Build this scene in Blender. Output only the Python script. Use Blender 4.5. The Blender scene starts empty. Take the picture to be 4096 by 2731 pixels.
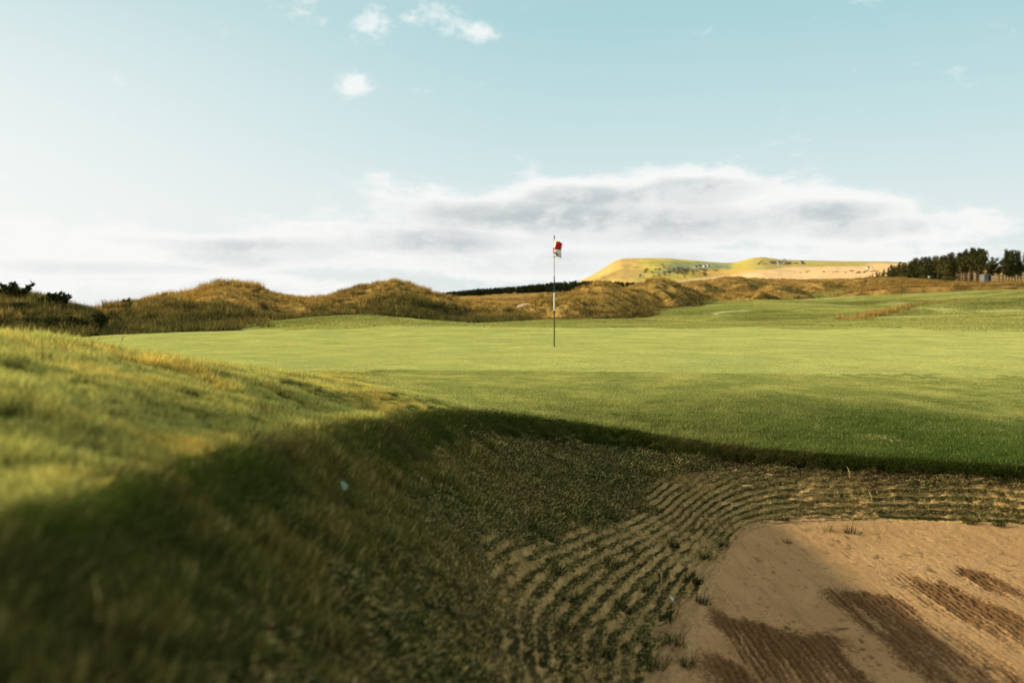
import bpy, math, random
import numpy as np

# ---------------------------------------------------------------- constants
CAM_Z = 0.75                     # eye height above the cup
F = 995.0                        # focal length in picture widths/1024
SUN_EL, SUN_AZ = 21.0, 91.0      # sun: degrees up, degrees left of the view direction
rng = np.random.default_rng(7)
random.seed(7)
col = bpy.context.scene.collection


def P(u, v, d):
    """point at distance d in front of the viewer along a line of sight"""
    return ((u - 512) / F * d, d, CAM_Z - (v - 308) / F * d)


# ---------------------------------------------------------------- numeric noise
def _hash(ix, iy, seed):
    h = (ix.astype(np.int64) * 374761393 + iy.astype(np.int64) * 668265263 + seed * 1442695041) & 0xFFFFFFFF
    h = ((h ^ (h >> 13)) * 1274126177) & 0xFFFFFFFF
    return ((h ^ (h >> 16)) & 0xFFFF) / 65535.0


def vnoise(x, y, seed=0):
    x = np.asarray(x, float); y = np.asarray(y, float)
    ix, iy = np.floor(x), np.floor(y)
    fx, fy = x - ix, y - iy
    fx = fx * fx * (3 - 2 * fx); fy = fy * fy * (3 - 2 * fy)
    a = _hash(ix, iy, seed); b = _hash(ix + 1, iy, seed)
    c = _hash(ix, iy + 1, seed); d = _hash(ix + 1, iy + 1, seed)
    return (a + (b - a) * fx) * (1 - fy) + (c + (d - c) * fx) * fy


def fbm(x, y, seed=0, octs=4, gain=0.5):
    s = 0; a = 1; t = 0
    for o in range(octs):
        s = s + a * (vnoise(x * 2 ** o + 17.3 * o, y * 2 ** o - 9.1 * o, seed + o) - 0.5)
        t += a; a *= gain
    return s / t * 2          # about -1..1


def ridged(x, y, seed=0, octs=3):
    s = 0; a = 1; t = 0
    for o in range(octs):
        s = s + a * (1 - np.abs(2 * vnoise(x * 2 ** o + 5.7 * o, y * 2 ** o + 3.3 * o, seed + o) - 1))
        t += a; a *= 0.5
    return s / t


def sstep(a, b, x):
    t = np.clip((np.asarray(x, float) - a) / (b - a), 0, 1)
    return t * t * (3 - 2 * t)


# ---------------------------------------------------------------- mesh helpers
def link(ob, parent=None):
    col.objects.link(ob)
    if parent is not None:
        ob.parent = parent
    return ob


def mesh_np(name, verts, quads=None, tris=None, mats=(), smooth=True, attrs=None, parent=None, mat_idx=None, do_link=True):
    me = bpy.data.meshes.new(name)
    verts = np.asarray(verts, np.float32)
    nq = 0 if quads is None else len(quads)
    nt = 0 if tris is None else len(tris)
    me.vertices.add(len(verts)); me.vertices.foreach_set('co', verts.ravel())
    if nq + nt:
        idx = []; starts = []; tot = []
        if nq:
            q = np.asarray(quads, np.int32); idx.append(q.ravel())
            starts.append(np.arange(nq) * 4); tot.append(np.full(nq, 4))
        if nt:
            t = np.asarray(tris, np.int32); idx.append(t.ravel())
            starts.append(nq * 4 + np.arange(nt) * 3); tot.append(np.full(nt, 3))
        idx = np.concatenate(idx).astype(np.int32)
        me.loops.add(len(idx)); me.loops.foreach_set('vertex_index', idx)
        me.polygons.add(nq + nt)
        me.polygons.foreach_set('loop_start', np.concatenate(starts).astype(np.int32))
        me.polygons.foreach_set('loop_total', np.concatenate(tot).astype(np.int32))
        me.polygons.foreach_set('use_smooth', np.full(nq + nt, smooth, bool))
        if mat_idx is not None:
            me.polygons.foreach_set('material_index', np.asarray(mat_idx, np.int32))
    for m in (mats if isinstance(mats, (list, tuple)) else [mats]):
        me.materials.append(m)
    for k, v in (attrs or {}).items():
        v = np.asarray(v)
        if v.ndim == 2:
            a = me.attributes.new(k, 'FLOAT_VECTOR', 'POINT'); a.data.foreach_set('vector', v.astype(np.float32).ravel())
        elif v.dtype.kind == 'i':
            a = me.attributes.new(k, 'INT', 'POINT'); a.data.foreach_set('value', v.astype(np.int32))
        else:
            a = me.attributes.new(k, 'FLOAT', 'POINT'); a.data.foreach_set('value', v.astype(np.float32))
    me.update(calc_edges=True)
    me.validate()
    ob = bpy.data.objects.new(name, me)
    if do_link:
        link(ob, parent)
    return ob


def grid_quads(nu, nv, wrap_u=False):
    """vertex index = i*nv + j ; i along u"""
    ni = nu if wrap_u else nu - 1
    i, j = np.meshgrid(np.arange(ni), np.arange(nv - 1), indexing='ij')
    i2 = (i + 1) % nu
    return np.stack([i * nv + j, i * nv + j + 1, i2 * nv + j + 1, i2 * nv + j], -1).reshape(-1, 4)


def tag(o, label=None, cat=None, group=None, kind=None):
    if label: o['label'] = label
    if cat: o['category'] = cat
    if group: o['group'] = group
    if kind: o['kind'] = kind
    return o


def empty(name, loc, rz=0.0):
    o = bpy.data.objects.new(name, None)
    o.empty_display_size = 0.2
    o.location = loc; o.rotation_euler = (0, 0, rz)
    return link(o)


def dup(root, loc, rz=0.0, scale=1.0, label=None):
    r = root.copy(); link(r)
    r.location = loc; r.rotation_euler = (0, 0, rz)
    r.scale = scale if isinstance(scale, tuple) else (scale, scale, scale)
    if label: r['label'] = label
    for ch in list(root.children):
        c = ch.copy(); link(c, r)
        for g in list(ch.children):
            link(g.copy(), c)
    return r


class MB:
    def __init__(self):
        self.v = []; self.q = []; self.t = []; self.mi = []

    def box(self, c, s, rz=0.0, taper=1.0):
        n = len(self.v); ca, sa = math.cos(rz), math.sin(rz)
        for z, k in ((-1, 1.0), (1, taper)):
            for x, y in ((-1, -1), (1, -1), (1, 1), (-1, 1)):
                X, Y = x * s[0] / 2 * k, y * s[1] / 2 * k
                self.v.append((c[0] + X * ca - Y * sa, c[1] + X * sa + Y * ca, c[2] + z * s[2] / 2))
        for f in ((0, 3, 2, 1), (4, 5, 6, 7), (0, 1, 5, 4), (1, 2, 6, 5), (2, 3, 7, 6), (3, 0, 4, 7)):
            self.q.append(tuple(n + k for k in f))
        return self

    def tube(self, pts, radii, seg=8, cap=True):
        n0 = len(self.v); pts = [np.array(p, float) for p in pts]
        for k, p in enumerate(pts):
            a = pts[max(0, k - 1)]; b = pts[min(len(pts) - 1, k + 1)]
            d = b - a; d = d / (np.linalg.norm(d) + 1e-9)
            r = np.cross(d, (0, 1, 0.01) if abs(d[1]) < 0.9 else (1, 0, 0)); r /= np.linalg.norm(r)
            u = np.cross(r, d)
            for s in range(seg):
                a_ = 2 * math.pi * s / seg
                self.v.append(tuple(p + radii[k] * (math.cos(a_) * r + math.sin(a_) * u)))
        for k in range(len(pts) - 1):
            for s in range(seg):
                s2 = (s + 1) % seg
                self.q.append((n0 + k * seg + s, n0 + k * seg + s2, n0 + (k + 1) * seg + s2, n0 + (k + 1) * seg + s))
        if cap:
            for k, fl in ((0, True), (len(pts) - 1, False)):
                c = len(self.v); self.v.append(tuple(pts[k]))
                for s in range(seg):
                    a, b = n0 + k * seg + s, n0 + k * seg + (s + 1) % seg
                    self.t.append((c, b, a) if fl else (c, a, b))
        return self

    def build(self, name, mat, parent=None, smooth=False):
        return mesh_np(name, self.v, self.q or None, self.t or None, mat, smooth, parent=parent)


# ---------------------------------------------------------------- materials
class NT:
    def __init__(self, name):
        self.m = bpy.data.materials.new(name); self.m.use_nodes = True
        self.t = self.m.node_tree; self.t.nodes.clear()
        self.out = self.t.nodes.new('ShaderNodeOutputMaterial')

    def n(self, typ, **kw):
        nd = self.t.nodes.new(typ)
        for k, v in kw.items():
            if k.startswith('i_'):
                key = k[2:]
                key = int(key) if key.isdigit() else key
                self.set(nd, key, v)
            else:
                setattr(nd, k, v)
        return nd

    def set(self, nd, key, v):
        s = nd.inputs[key]
        if isinstance(v, bpy.types.NodeSocket):
            self.t.links.new(v, s)
        else:
            s.default_value = v

    def pos(self):
        return self.n('ShaderNodeNewGeometry').outputs['Position']

    def attr(self, name):
        return self.n('ShaderNodeAttribute', attribute_name=name).outputs['Fac']

    def attrc(self, name):
        return self.n('ShaderNodeAttribute', attribute_name=name).outputs['Color']

    def noise(self, vec, scale, detail=4, rough=0.55, sc=(1, 1, 1)):
        mp = self.n('ShaderNodeVectorMath', operation='MULTIPLY', i_0=vec, i_1=sc)
        return self.n('ShaderNodeTexNoise', i_Vector=mp.outputs[0], i_Scale=scale, i_Detail=detail, i_Roughness=rough).outputs['Fac']

    def ramp(self, fac, stops, interp='LINEAR'):
        r = self.n('ShaderNodeValToRGB'); self.set(r, 0, fac)
        r.color_ramp.interpolation = interp
        el = r.color_ramp.elements
        while len(el) < len(stops): el.new(0.5)
        for e, (p, c) in zip(el, stops):
            e.position = p; e.color = (*c, 1) if len(c) == 3 else c
        return r.outputs['Color']

    def rng(self, fac, a, b, c=0.0, d=1.0):
        m = self.n('ShaderNodeMapRange', i_0=fac, i_1=a, i_2=b, i_3=c, i_4=d)
        return m.outputs[0]

    def mix(self, fac, a, b, blend='MIX'):
        m = self.n('ShaderNodeMix', data_type='RGBA', blend_type=blend)
        self.set(m, 0, fac)
        for k, v in ((6, a), (7, b)):
            self.set(m, k, v if isinstance(v, bpy.types.NodeSocket) else (*v, 1))
        return m.outputs[2]

    def math(self, op, a, b=0.0, clamp=False):
        return self.n('ShaderNodeMath', operation=op, use_clamp=clamp, i_0=a, i_1=b).outputs[0]

    def bump(self, h, strength, dist):
        return self.n('ShaderNodeBump', i_Height=h, i_Strength=strength, i_Distance=dist).outputs[0]

    def bsdf(self, color, rough=0.9, normal=None, spec=0.2):
        b = self.n('ShaderNodeBsdfPrincipled', i_Roughness=rough)
        self.set(b, 'Base Color', color if isinstance(color, bpy.types.NodeSocket) else (*color, 1))
        self.set(b, 'Specular IOR Level', spec)
        if normal is not None: self.set(b, 'Normal', normal)
        return b.outputs[0]

    def done(self, sh):
        self.t.links.new(sh, self.out.inputs[0]); return self.m


def plain(name, color, rough=0.6, spec=0.3, var=0.12, scale=20.0):
    t = NT(name)
    f = t.noise(t.pos(), scale, 4)
    c = t.mix(t.rng(f, 0.3, 0.7), tuple(k * (1 - var) for k in color), tuple(min(1, k * (1 + var)) for k in color))
    return t.done(t.bsdf(c, rough, None, spec))


def blade_mat(name, base, tip, alt, alt_scale, alt_lo, alt_hi, trans=0.35, dry=None, dry_amt=0.0, rnd_var=0.5, lush=None):
    """grass: base->tip gradient, per-blade variation, patches by place"""
    t = NT(name)
    tt = t.attr('t'); rr = t.attr('rnd')
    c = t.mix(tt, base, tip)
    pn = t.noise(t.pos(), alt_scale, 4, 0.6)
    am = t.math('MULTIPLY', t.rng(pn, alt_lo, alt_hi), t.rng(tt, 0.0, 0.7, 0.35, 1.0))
    c = t.mix(am, c, alt)
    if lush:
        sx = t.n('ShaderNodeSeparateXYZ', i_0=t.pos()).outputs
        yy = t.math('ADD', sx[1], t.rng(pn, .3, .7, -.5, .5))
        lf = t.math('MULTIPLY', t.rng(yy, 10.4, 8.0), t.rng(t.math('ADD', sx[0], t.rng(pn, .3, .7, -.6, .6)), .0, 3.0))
        c = t.mix(lf, c, t.mix(tt, (0.016, 0.032, 0.007), lush))  # near-right fringe darkened: shade between the blades put into the colour
    if dry:
        dm = t.rng(rr, 1.0 - dry_amt - 0.02, 1.0 - dry_amt + 0.02)
        c = t.mix(dm, c, dry)
    inst = t.n('ShaderNodeObjectInfo').outputs['Random']
    k = t.math('MULTIPLY', t.rng(rr, 0, 1, 1 - rnd_var, 1 + rnd_var), t.rng(inst, 0, 1, 0.8, 1.2))
    c = t.mix(1.0, c, t.n('ShaderNodeCombineColor', i_0=k, i_1=k, i_2=k).outputs[0], 'MULTIPLY')
    d = t.n('ShaderNodeBsdfDiffuse', i_Color=c).outputs[0]
    tl = t.n('ShaderNodeBsdfTranslucent', i_Color=t.mix(1.0, c, (1.0, 1.0, 0.7), 'MULTIPLY')).outputs[0]
    m = t.n('ShaderNodeMixShader', i_0=trans, i_1=d, i_2=tl).outputs[0]
    return t.done(m)


def turf_mat():
    """mown turf under the blades: green fringe / putting surface / fairway, by place"""
    t = NT('mown_turf')
    p = t.pos()
    n1 = t.noise(p, 0.35, 5, 0.6); n2 = t.noise(p, 9.0, 5, 0.65); n3 = t.noise(p, 90.0, 3, 0.6)
    put = t.attr('putting'); fair = t.attr('fairway'); rgh = t.attr('rough')
    fringe = t.mix(n2, (0.050, 0.075, 0.016), (0.10, 0.13, 0.03))
    puttc = t.mix(t.rng(n1, 0.3, 0.7), PUT_A, PUT_B)
    puttc = t.mix(t.rng(n2, 0.35, 0.75, 0.0, 0.35), puttc, PUT_C)
    fairc = t.mix(t.rng(n1, 0.3, 0.7), FAIR_A, FAIR_B)
    fairc = t.mix(t.rng(n2, 0.35, 0.75, 0, 0.35), fairc, FAIR_C)
    c = t.mix(put, fringe, puttc)
    c = t.mix(fair, c, fairc)
    rc = t.mix(n2, (0.07, 0.07, 0.022), (0.17, 0.14, 0.04))
    c = t.mix(rgh, c, rc)
    h = t.math('ADD', t.math('MULTIPLY', n3, 0.5), n2)
    nb = t.bump(h, 0.55, 0.02)
    return t.done(t.bsdf(c, 0.95, nb, 0.05))


PUT_A, PUT_B, PUT_C = (0.53, 0.56, 0.21), (0.60, 0.62, 0.24), (0.44, 0.48, 0.17)
FAIR_A, FAIR_B, FAIR_C = (0.33, 0.34, 0.105), (0.47, 0.47, 0.155), (0.23, 0.265, 0.075)


def sand_mat():
    t = NT('bunker_sand')
    p = t.pos()
    damp = t.attr('damp'); pit = t.attr('pit')
    n1 = t.noise(p, 2.2, 5, 0.6); n2 = t.noise(p, 60, 5, 0.7); n3 = t.noise(p, 260, 2, 0.6)
    dry = t.mix(t.rng(n1, 0.3, 0.7), (0.58, 0.345, 0.145), (0.75, 0.465, 0.205))
    dry = t.mix(t.rng(n2, 0.35, 0.7, 0.0, 0.5), dry, (0.48, 0.29, 0.12))
    wet = t.mix(t.rng(n2, 0.3, 0.7), (0.045, 0.020, 0.007), (0.30, 0.15, 0.052))
    dm = t.math('ADD', damp, t.rng(n2, 0.3, 0.7, -0.40, 0.40))
    dm = t.math('SUBTRACT', dm, t.math('MULTIPLY', t.attr('groove'), .22))
    dm = t.math('SUBTRACT', dm, t.rng(t.noise(p, 1.0, 4, .6, (11, .9, 1)), .5, .72, 0, .7))
    c = t.mix(t.rng(dm, 0.12, 0.52), dry, wet)
    gr = t.math('MULTIPLY', t.attr('groove'), t.rng(n2, .3, .7, .2, 1.0))
    c = t.mix(t.math('MULTIPLY', gr, 0.42), c, t.mix(t.rng(dm, 0.3, 0.75), (0.36, 0.215, 0.09), (0.46, 0.27, 0.11)))  # light and dark of the rake grooves painted into the colour
    nd_ = t.noise(p, 1.0, 5, .65, (16, 1.6, 1))
    c = t.mix(t.rng(nd_, .5, .72, 0, .5), c, (0.36, 0.205, 0.085))
    c = t.mix(t.math('MULTIPLY', pit, 0.75), c, (0.10, 0.06, 0.03))  # shade inside the pits painted into the colour
    white = t.rng(n3, 0.74, 0.78, 0.0, 0.35)
    c = t.mix(white, c, (0.7, 0.62, 0.45))
    h = t.math('ADD', n2, t.math('MULTIPLY', n3, 0.45))
    return t.done(t.bsdf(c, 0.95, t.bump(h, 1.0, 0.022), 0.1))


def wall_mat():
    t = NT('sod_wall_face')
    p = t.pos()
    splash = t.attr('splash'); ph = t.attr('joint'); near = t.attr('mossy'); top = t.attr('under_lip')
    n0 = t.noise(p, 1.6, 4, 0.6); n1 = t.noise(p, 9, 5, 0.65); n2 = t.noise(p, 55, 5, 0.7); n3 = t.noise(p, 130, 3, 0.7)
    tan = t.mix(t.rng(n2, 0.3, 0.62), (0.40, 0.26, 0.085), (0.92, 0.64, 0.26))
    tan = t.mix(t.rng(n3, 0.38, 0.50, .55, 0), tan, (0.05, 0.045, 0.016))
    dark = t.mix(t.rng(n2, 0.35, 0.7), (0.012, 0.016, 0.006), (0.10, 0.09, 0.03))
    moss = t.mix(t.rng(n1, 0.35, 0.65), (0.030, 0.032, 0.011), (0.26, 0.20, 0.08))
    moss = t.mix(t.rng(n0, 0.45, 0.62), moss, (0.035, 0.055, 0.014))
    m = t.math('ADD', t.math('ADD', ph, t.rng(n1, 0.3, 0.7, -0.22, 0.22)), t.rng(n2, 0.3, 0.7, -0.36, 0.34))
    c = t.mix(t.rng(m, 0.3, 0.7), tan, dark)
    c = t.mix(t.math('MULTIPLY', near, t.rng(n1, 0.3, 0.6, 0.6, 1.0)), c, moss)
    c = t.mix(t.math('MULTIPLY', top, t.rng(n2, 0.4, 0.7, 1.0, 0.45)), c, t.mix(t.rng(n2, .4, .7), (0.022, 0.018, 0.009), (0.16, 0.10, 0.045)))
    sm = t.rng(t.math('ADD', splash, t.rng(n1, 0.3, 0.7, -.4, .4)), .5, .85)
    c = t.mix(sm, c, t.mix(t.rng(n2, .35, .65), (0.36, 0.22, 0.095), (0.70, 0.45, 0.21)))
    h = t.math('ADD', n2, t.math('MULTIPLY', n3, 0.5))
    return t.done(t.bsdf(c, 0.95, t.bump(h, 1.0, 0.02), 0.05))


def dune_mat(name, gold_a, gold_b, dark, green):
    t = NT(name)
    p = t.pos()
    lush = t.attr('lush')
    n1 = t.noise(p, 0.12, 5, 0.6); n2 = t.noise(p, 0.9, 5, 0.65); n3 = t.noise(p, 5.0, 4, 0.7)
    c = t.mix(t.rng(n1, 0.3, 0.7), gold_a, gold_b)
    n4 = t.noise(p, .33, 5, .65)
    c = t.mix(t.math('MAXIMUM', t.rng(n2, 0.48, 0.64, 0.0, 0.8), t.rng(n4, 0.5, 0.62, 0.0, 0.75)), c, dark)
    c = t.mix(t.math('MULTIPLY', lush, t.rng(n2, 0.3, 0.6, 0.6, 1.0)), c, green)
    h = t.math('ADD', n2, t.math('MULTIPLY', n3, 0.5))
    return t.done(t.bsdf(c, 0.95, t.bump(h, 1.0, 0.5), 0.03))


def vcol_mat(name, attr, noise_scale, amt, bump=0.0, bscale=0.1):
    t = NT(name)
    n = t.noise(t.pos(), noise_scale, 5, 0.65)
    k = t.rng(n, 0.3, 0.7, 1 - amt, 1 + amt)
    c = t.mix(1.0, t.attrc(attr), t.n('ShaderNodeCombineColor', i_0=k, i_1=k, i_2=k).outputs[0], 'MULTIPLY')
    nb = t.bump(t.noise(t.pos(), bscale, 5, 0.65), bump, 20.0) if bump else None
    return t.done(t.bsdf(c, 0.95, nb, 0.02))


# ---------------------------------------------------------------- grass clumps and scattering
lib = []


def clump(name, n, radius, h, hvar, w, lean, mat, seed, curl=0.35, lean_dir=None):
    r = np.random.default_rng(seed)
    rad = radius * np.sqrt(r.random(n)); th = r.random(n) * 2 * np.pi
    bx, by = rad * np.cos(th), rad * np.sin(th)
    H = h * (1 + hvar * (r.random(n) * 2 - 1))
    yaw = r.random(n) * 2 * np.pi
    la = r.random(n) * 2 * np.pi
    L = lean * r.random(n)
    lx, ly = np.cos(la) * L, np.sin(la) * L
    if lean_dir is not None:
        lx = lx + lean_dir[0]; ly = ly + lean_dir[1]
    wx, wy = np.cos(yaw) * w / 2, np.sin(yaw) * w / 2
    V = np.zeros((n, 5, 3)); T = np.zeros((n, 5))
    for k, (tt, ww) in enumerate(((0, 1), (0, -1), (0.55, 0.8), (0.55, -0.8), (1, 0))):
        bend = tt * (1 - curl) + curl * tt * tt
        V[:, k, 0] = bx + wx * ww + lx * H * bend
        V[:, k, 1] = by + wy * ww + ly * H * bend
        V[:, k, 2] = H * tt * np.sqrt(np.maximum(0.1, 1 - 0.35 * (lx ** 2 + ly ** 2) * tt))
        T[:, k] = tt
    V[:, :2, 2] -= 0.12 * h
    b = np.arange(n)[:, None] * 5
    q = b + np.array([0, 1, 3, 2]); t3 = b + np.array([2, 3, 4])
    o = mesh_np(name, V.reshape(-1, 3), q, t3, mat, False,
                {'t': T.ravel(), 'rnd': np.repeat(r.random(n), 5)}, do_link=False)
    lib.append(o)
    return o


def euler_from_axis(Z, yaw):
    Z = Z / np.linalg.norm(Z, axis=1, keepdims=True)
    X0 = np.stack([np.cos(yaw), np.sin(yaw), np.zeros_like(yaw)], 1)
    X = X0 - Z * np.sum(X0 * Z, 1, keepdims=True); X /= np.linalg.norm(X, axis=1, keepdims=True)
    Y = np.cross(Z, X)
    b = np.arcsin(np.clip(-X[:, 2], -1, 1)); a = np.arctan2(Y[:, 2], Z[:, 2]); c = np.arctan2(X[:, 1], X[:, 0])
    return np.stack([a, b, c], 1)


def scatter(name, pts, normals, scales, sources, seed=0, free_yaw=True, zscale=None):
    r = np.random.default_rng(seed)
    n = len(pts)
    yaw = r.random(n) * 2 * np.pi if free_yaw else (r.random(n) - 0.5) * 0.6
    rot = euler_from_axis(normals, yaw)
    scl = np.repeat(np.asarray(scales)[:, None], 3, 1)
    if zscale is not None: scl[:, 2] *= zscale
    pick = r.integers(0, len(sources), n)
    o = mesh_np(name, pts, attrs={'rot': rot, 'scl': scl, 'pick': pick.astype(np.int32)}, mats=())
    ng = bpy.data.node_groups.new(name + '_scatter', 'GeometryNodeTree')
    ng.interface.new_socket('Geometry', in_out='INPUT', socket_type='NodeSocketGeometry')
    ng.interface.new_socket('Geometry', in_out='OUTPUT', socket_type='NodeSocketGeometry')
    N = ng.nodes; L = ng.links
    gi = N.new('NodeGroupInput'); go = N.new('NodeGroupOutput')
    join = N.new('GeometryNodeJoinGeometry')

    def na(nm, typ):
        a = N.new('GeometryNodeInputNamedAttribute'); a.data_type = typ; a.inputs[0].default_value = nm
        return a.outputs[0]
    for k, s in enumerate(sources):
        oi = N.new('GeometryNodeObjectInfo'); oi.inputs['Object'].default_value = s
        oi.inputs['As Instance'].default_value = True
        ip = N.new('GeometryNodeInstanceOnPoints')
        cmp_ = N.new('FunctionNodeCompare'); cmp_.data_type = 'INT'; cmp_.operation = 'EQUAL'
        ints = [x for x in cmp_.inputs if x.type == 'INT']
        L.new(na('pick', 'INT'), ints[0]); ints[1].default_value = k
        e2r = N.new('FunctionNodeEulerToRotation'); L.new(na('rot', 'FLOAT_VECTOR'), e2r.inputs[0])
        L.new(gi.outputs[0], ip.inputs['Points']); L.new(oi.outputs['Geometry'], ip.inputs['Instance'])
        L.new(cmp_.outputs[0], ip.inputs['Selection'])
        L.new(e2r.outputs[0], ip.inputs['Rotation']); L.new(na('scl', 'FLOAT_VECTOR'), ip.inputs['Scale'])
        L.new(ip.outputs[0], join.inputs[0])
    L.new(join.outputs[0], go.inputs[0])
    md = o.modifiers.new('scatter', 'NODES'); md.node_group = ng
    o['kind'] = 'stuff'
    return o


# ================================================================ GROUND: bunker, bank, green, fairway
CX, CY = 2.2, 3.6
lip_pts = [(-0.66, 0.4, .56), (-0.55, -1.2, .55), (0.3, -2.9, .5), (2.5, -3.6, .4), (5.0, -2.0, .2), (6.6, 1.2, 0.0), (6.5, 4.0, -.25),
           (5.3, 6.2, -.36), P(1024, 464, 7.2), P(900, 456, 7.45), P(800, 450, 7.6), P(715, 441, 7.75), P(640, 430, 7.8),
           P(570, 419, 7.7), P(512, 411.5, 7.45), P(470, 408, 6.9), P(435, 408, 6.1), P(380, 418, 4.8), P(300, 433, 3.4),
           P(225, 447, 2.6), P(150, 463, 2.05), P(75, 484, 1.65), P(0, 510, 1.35)]
zf0 = -0.80
def FP(u, v):
    d = (CAM_Z - zf0) * F / (v - 308)
    return ((u - 512) / F * d, d)
foot_pts = [FP(1024, 533), FP(930, 529), FP(850, 528), FP(790, 530), FP(750, 534), FP(738, 550), FP(736, 570), FP(716, 606), FP(706, 632), FP(698, 668),
            (0.68, 3.2), (0.62, 2.0), (0.5, 0.5), (0.7, -1.0), (1.3, -2.0), (2.6, -2.6), (4.4, -1.2), (5.7, 1.4), (5.7, 3.8), (4.8, 5.8)]


def polar_curve(pts, vals, th, sig):
    a = np.array([math.atan2(p[1] - CY, p[0] - CX) for p in pts])
    o = np.argsort(a); a = a[o]; v = np.asarray(vals, float)[o]
    a3 = np.concatenate([a - 2 * np.pi, a, a + 2 * np.pi]); v3 = np.concatenate([v, v, v])
    fine = np.linspace(-np.pi, np.pi, 1440, endpoint=False)
    f = np.interp(fine, a3, v3)
    k = np.arange(-60, 61); w = np.exp(-0.5 * (k / (sig * 4)) ** 2); w /= w.sum()
    f = np.convolve(np.concatenate([f[-60:], f, f[:60]]), w, 'valid')
    thw = (np.asarray(th) + np.pi) % (2 * np.pi) - np.pi
    return np.interp(thw, np.append(fine, np.pi), np.append(f, f[0]))


lip_r = [math.hypot(p[0] - CX, p[1] - CY) for p in lip_pts]
foot_r = [math.hypot(p[0] - CX, p[1] - CY) for p in foot_pts]
RL = lambda th: polar_curve(lip_pts, lip_r, th, 2.4)
ZL = lambda th: polar_curve(lip_pts, [p[2] for p in lip_pts], th, 2.4)
RF = lambda th: np.minimum(polar_curve(foot_pts, foot_r, th, 4.0), RL(th) - 0.24)

# control points of the ground outside the bunker
ctl = []
for th in np.linspace(-np.pi, np.pi, 48, endpoint=False):
    r = RL(th); ctl.append((CX + r * math.cos(th), CY + r * math.sin(th), float(ZL(th))))
ctl += [P(*p) for p in [
    (-120, 343, 3.0), (0, 346, 3.6), (55, 349, 4.0), (110, 353, 4.5), (180, 361, 5.2), (250, 370, 5.8), (330, 381, 6.5), (400, 393, 7.1), (440, 400, 7.4),
    (554, 347.5, 19), (450, 360, 14), (512, 375, 11.2), (512, 395, 8.7), (580, 398, 8.8), (640, 396, 9.3), (720, 400, 9.0), (800, 402, 9.2), (800, 428, 8.2),
    (1024, 432, 8.5), (1024, 380, 12.5), (1024, 350, 20), (1024, 331, 30), (1200, 335, 28), (1200, 420, 9.5), (800, 345, 21), (800, 331, 31), (640, 335, 27),
    (300, 345, 21), (200, 341, 24), (118, 337, 28), (200, 333, 31), (280, 329, 33), (60, 342, 27), (-100, 343, 26),
    (554, 327, 38), (450, 325, 38), (348, 316.5, 36.5), (310, 320.5, 35.5), (390, 318, 37), (420, 321, 37.5), (348, 324.5, 33),
    (554, 321.5, 50), (610, 320, 56), (640, 324, 40), (675, 310, 67), (700, 318.5, 50), (740, 303.5, 77), (806, 300.5, 86), (850, 292, 92), (905, 287, 102), (958, 285, 112),
    (1024, 284.5, 118), (1150, 284, 120), (827, 312, 60), (900, 308, 62), (760, 323, 42), (845, 315, 46), (914, 305.5, 50), (1024, 296, 55), (1150, 292, 58),
    (860, 315.5, 52), (930, 308, 57), (1024, 300, 64), (950, 296, 80), (1024, 291, 90), (950, 322, 38), (1024, 316, 42), (450, 322, 50), (348, 329, 45)]]
ctl += [(-4.2, 6.0, .30), (-5.5, 10, .12), (-3, 11, .04), (-9, 5, .6), (-4, -3, .7), (-6, 14, 0.0), (3, -8, .5), (10, 0, 0.1), (11, 8, -.15),
        (-40, 20, 0.0), (-60, 60, -.5), (-90, 130, -1), (0, 150, .8), (30, 150, 2.2), (90, 150, 4.2), (130, 60, 3), (100, 0, 1), (0, -80, 0), (-90, -40, 0), (-20, 70, 0), (-8, 60, 0)]
ctl = np.array(ctl)


def tps_fit(c):
    n = len(c); d2 = ((c[:, None, :2] - c[None, :, :2]) ** 2).sum(-1)
    K = 0.5 * d2 * np.log(d2 + 1e-9) + np.eye(n) * 1e-4
    Pm = np.hstack([np.ones((n, 1)), c[:, :2]])
    A = np.block([[K, Pm], [Pm.T, np.zeros((3, 3))]])
    return np.linalg.solve(A, np.concatenate([c[:, 2], np.zeros(3)]))


_w = tps_fit(ctl)


def tps(x, y):
    x = np.asarray(x, float).ravel(); y = np.asarray(y, float).ravel()
    out = np.zeros(len(x)); n = len(ctl)
    for s in range(0, len(x), 40000):
        xs, ys = x[s:s + 40000], y[s:s + 40000]
        d2 = (xs[:, None] - ctl[None, :, 0]) ** 2 + (ys[:, None] - ctl[None, :, 1]) ** 2
        out[s:s + 40000] = (0.5 * d2 * np.log(d2 + 1e-9)) @ _w[:n] + _w[n] + _w[n + 1] * xs + _w[n + 2] * ys
    return out


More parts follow.
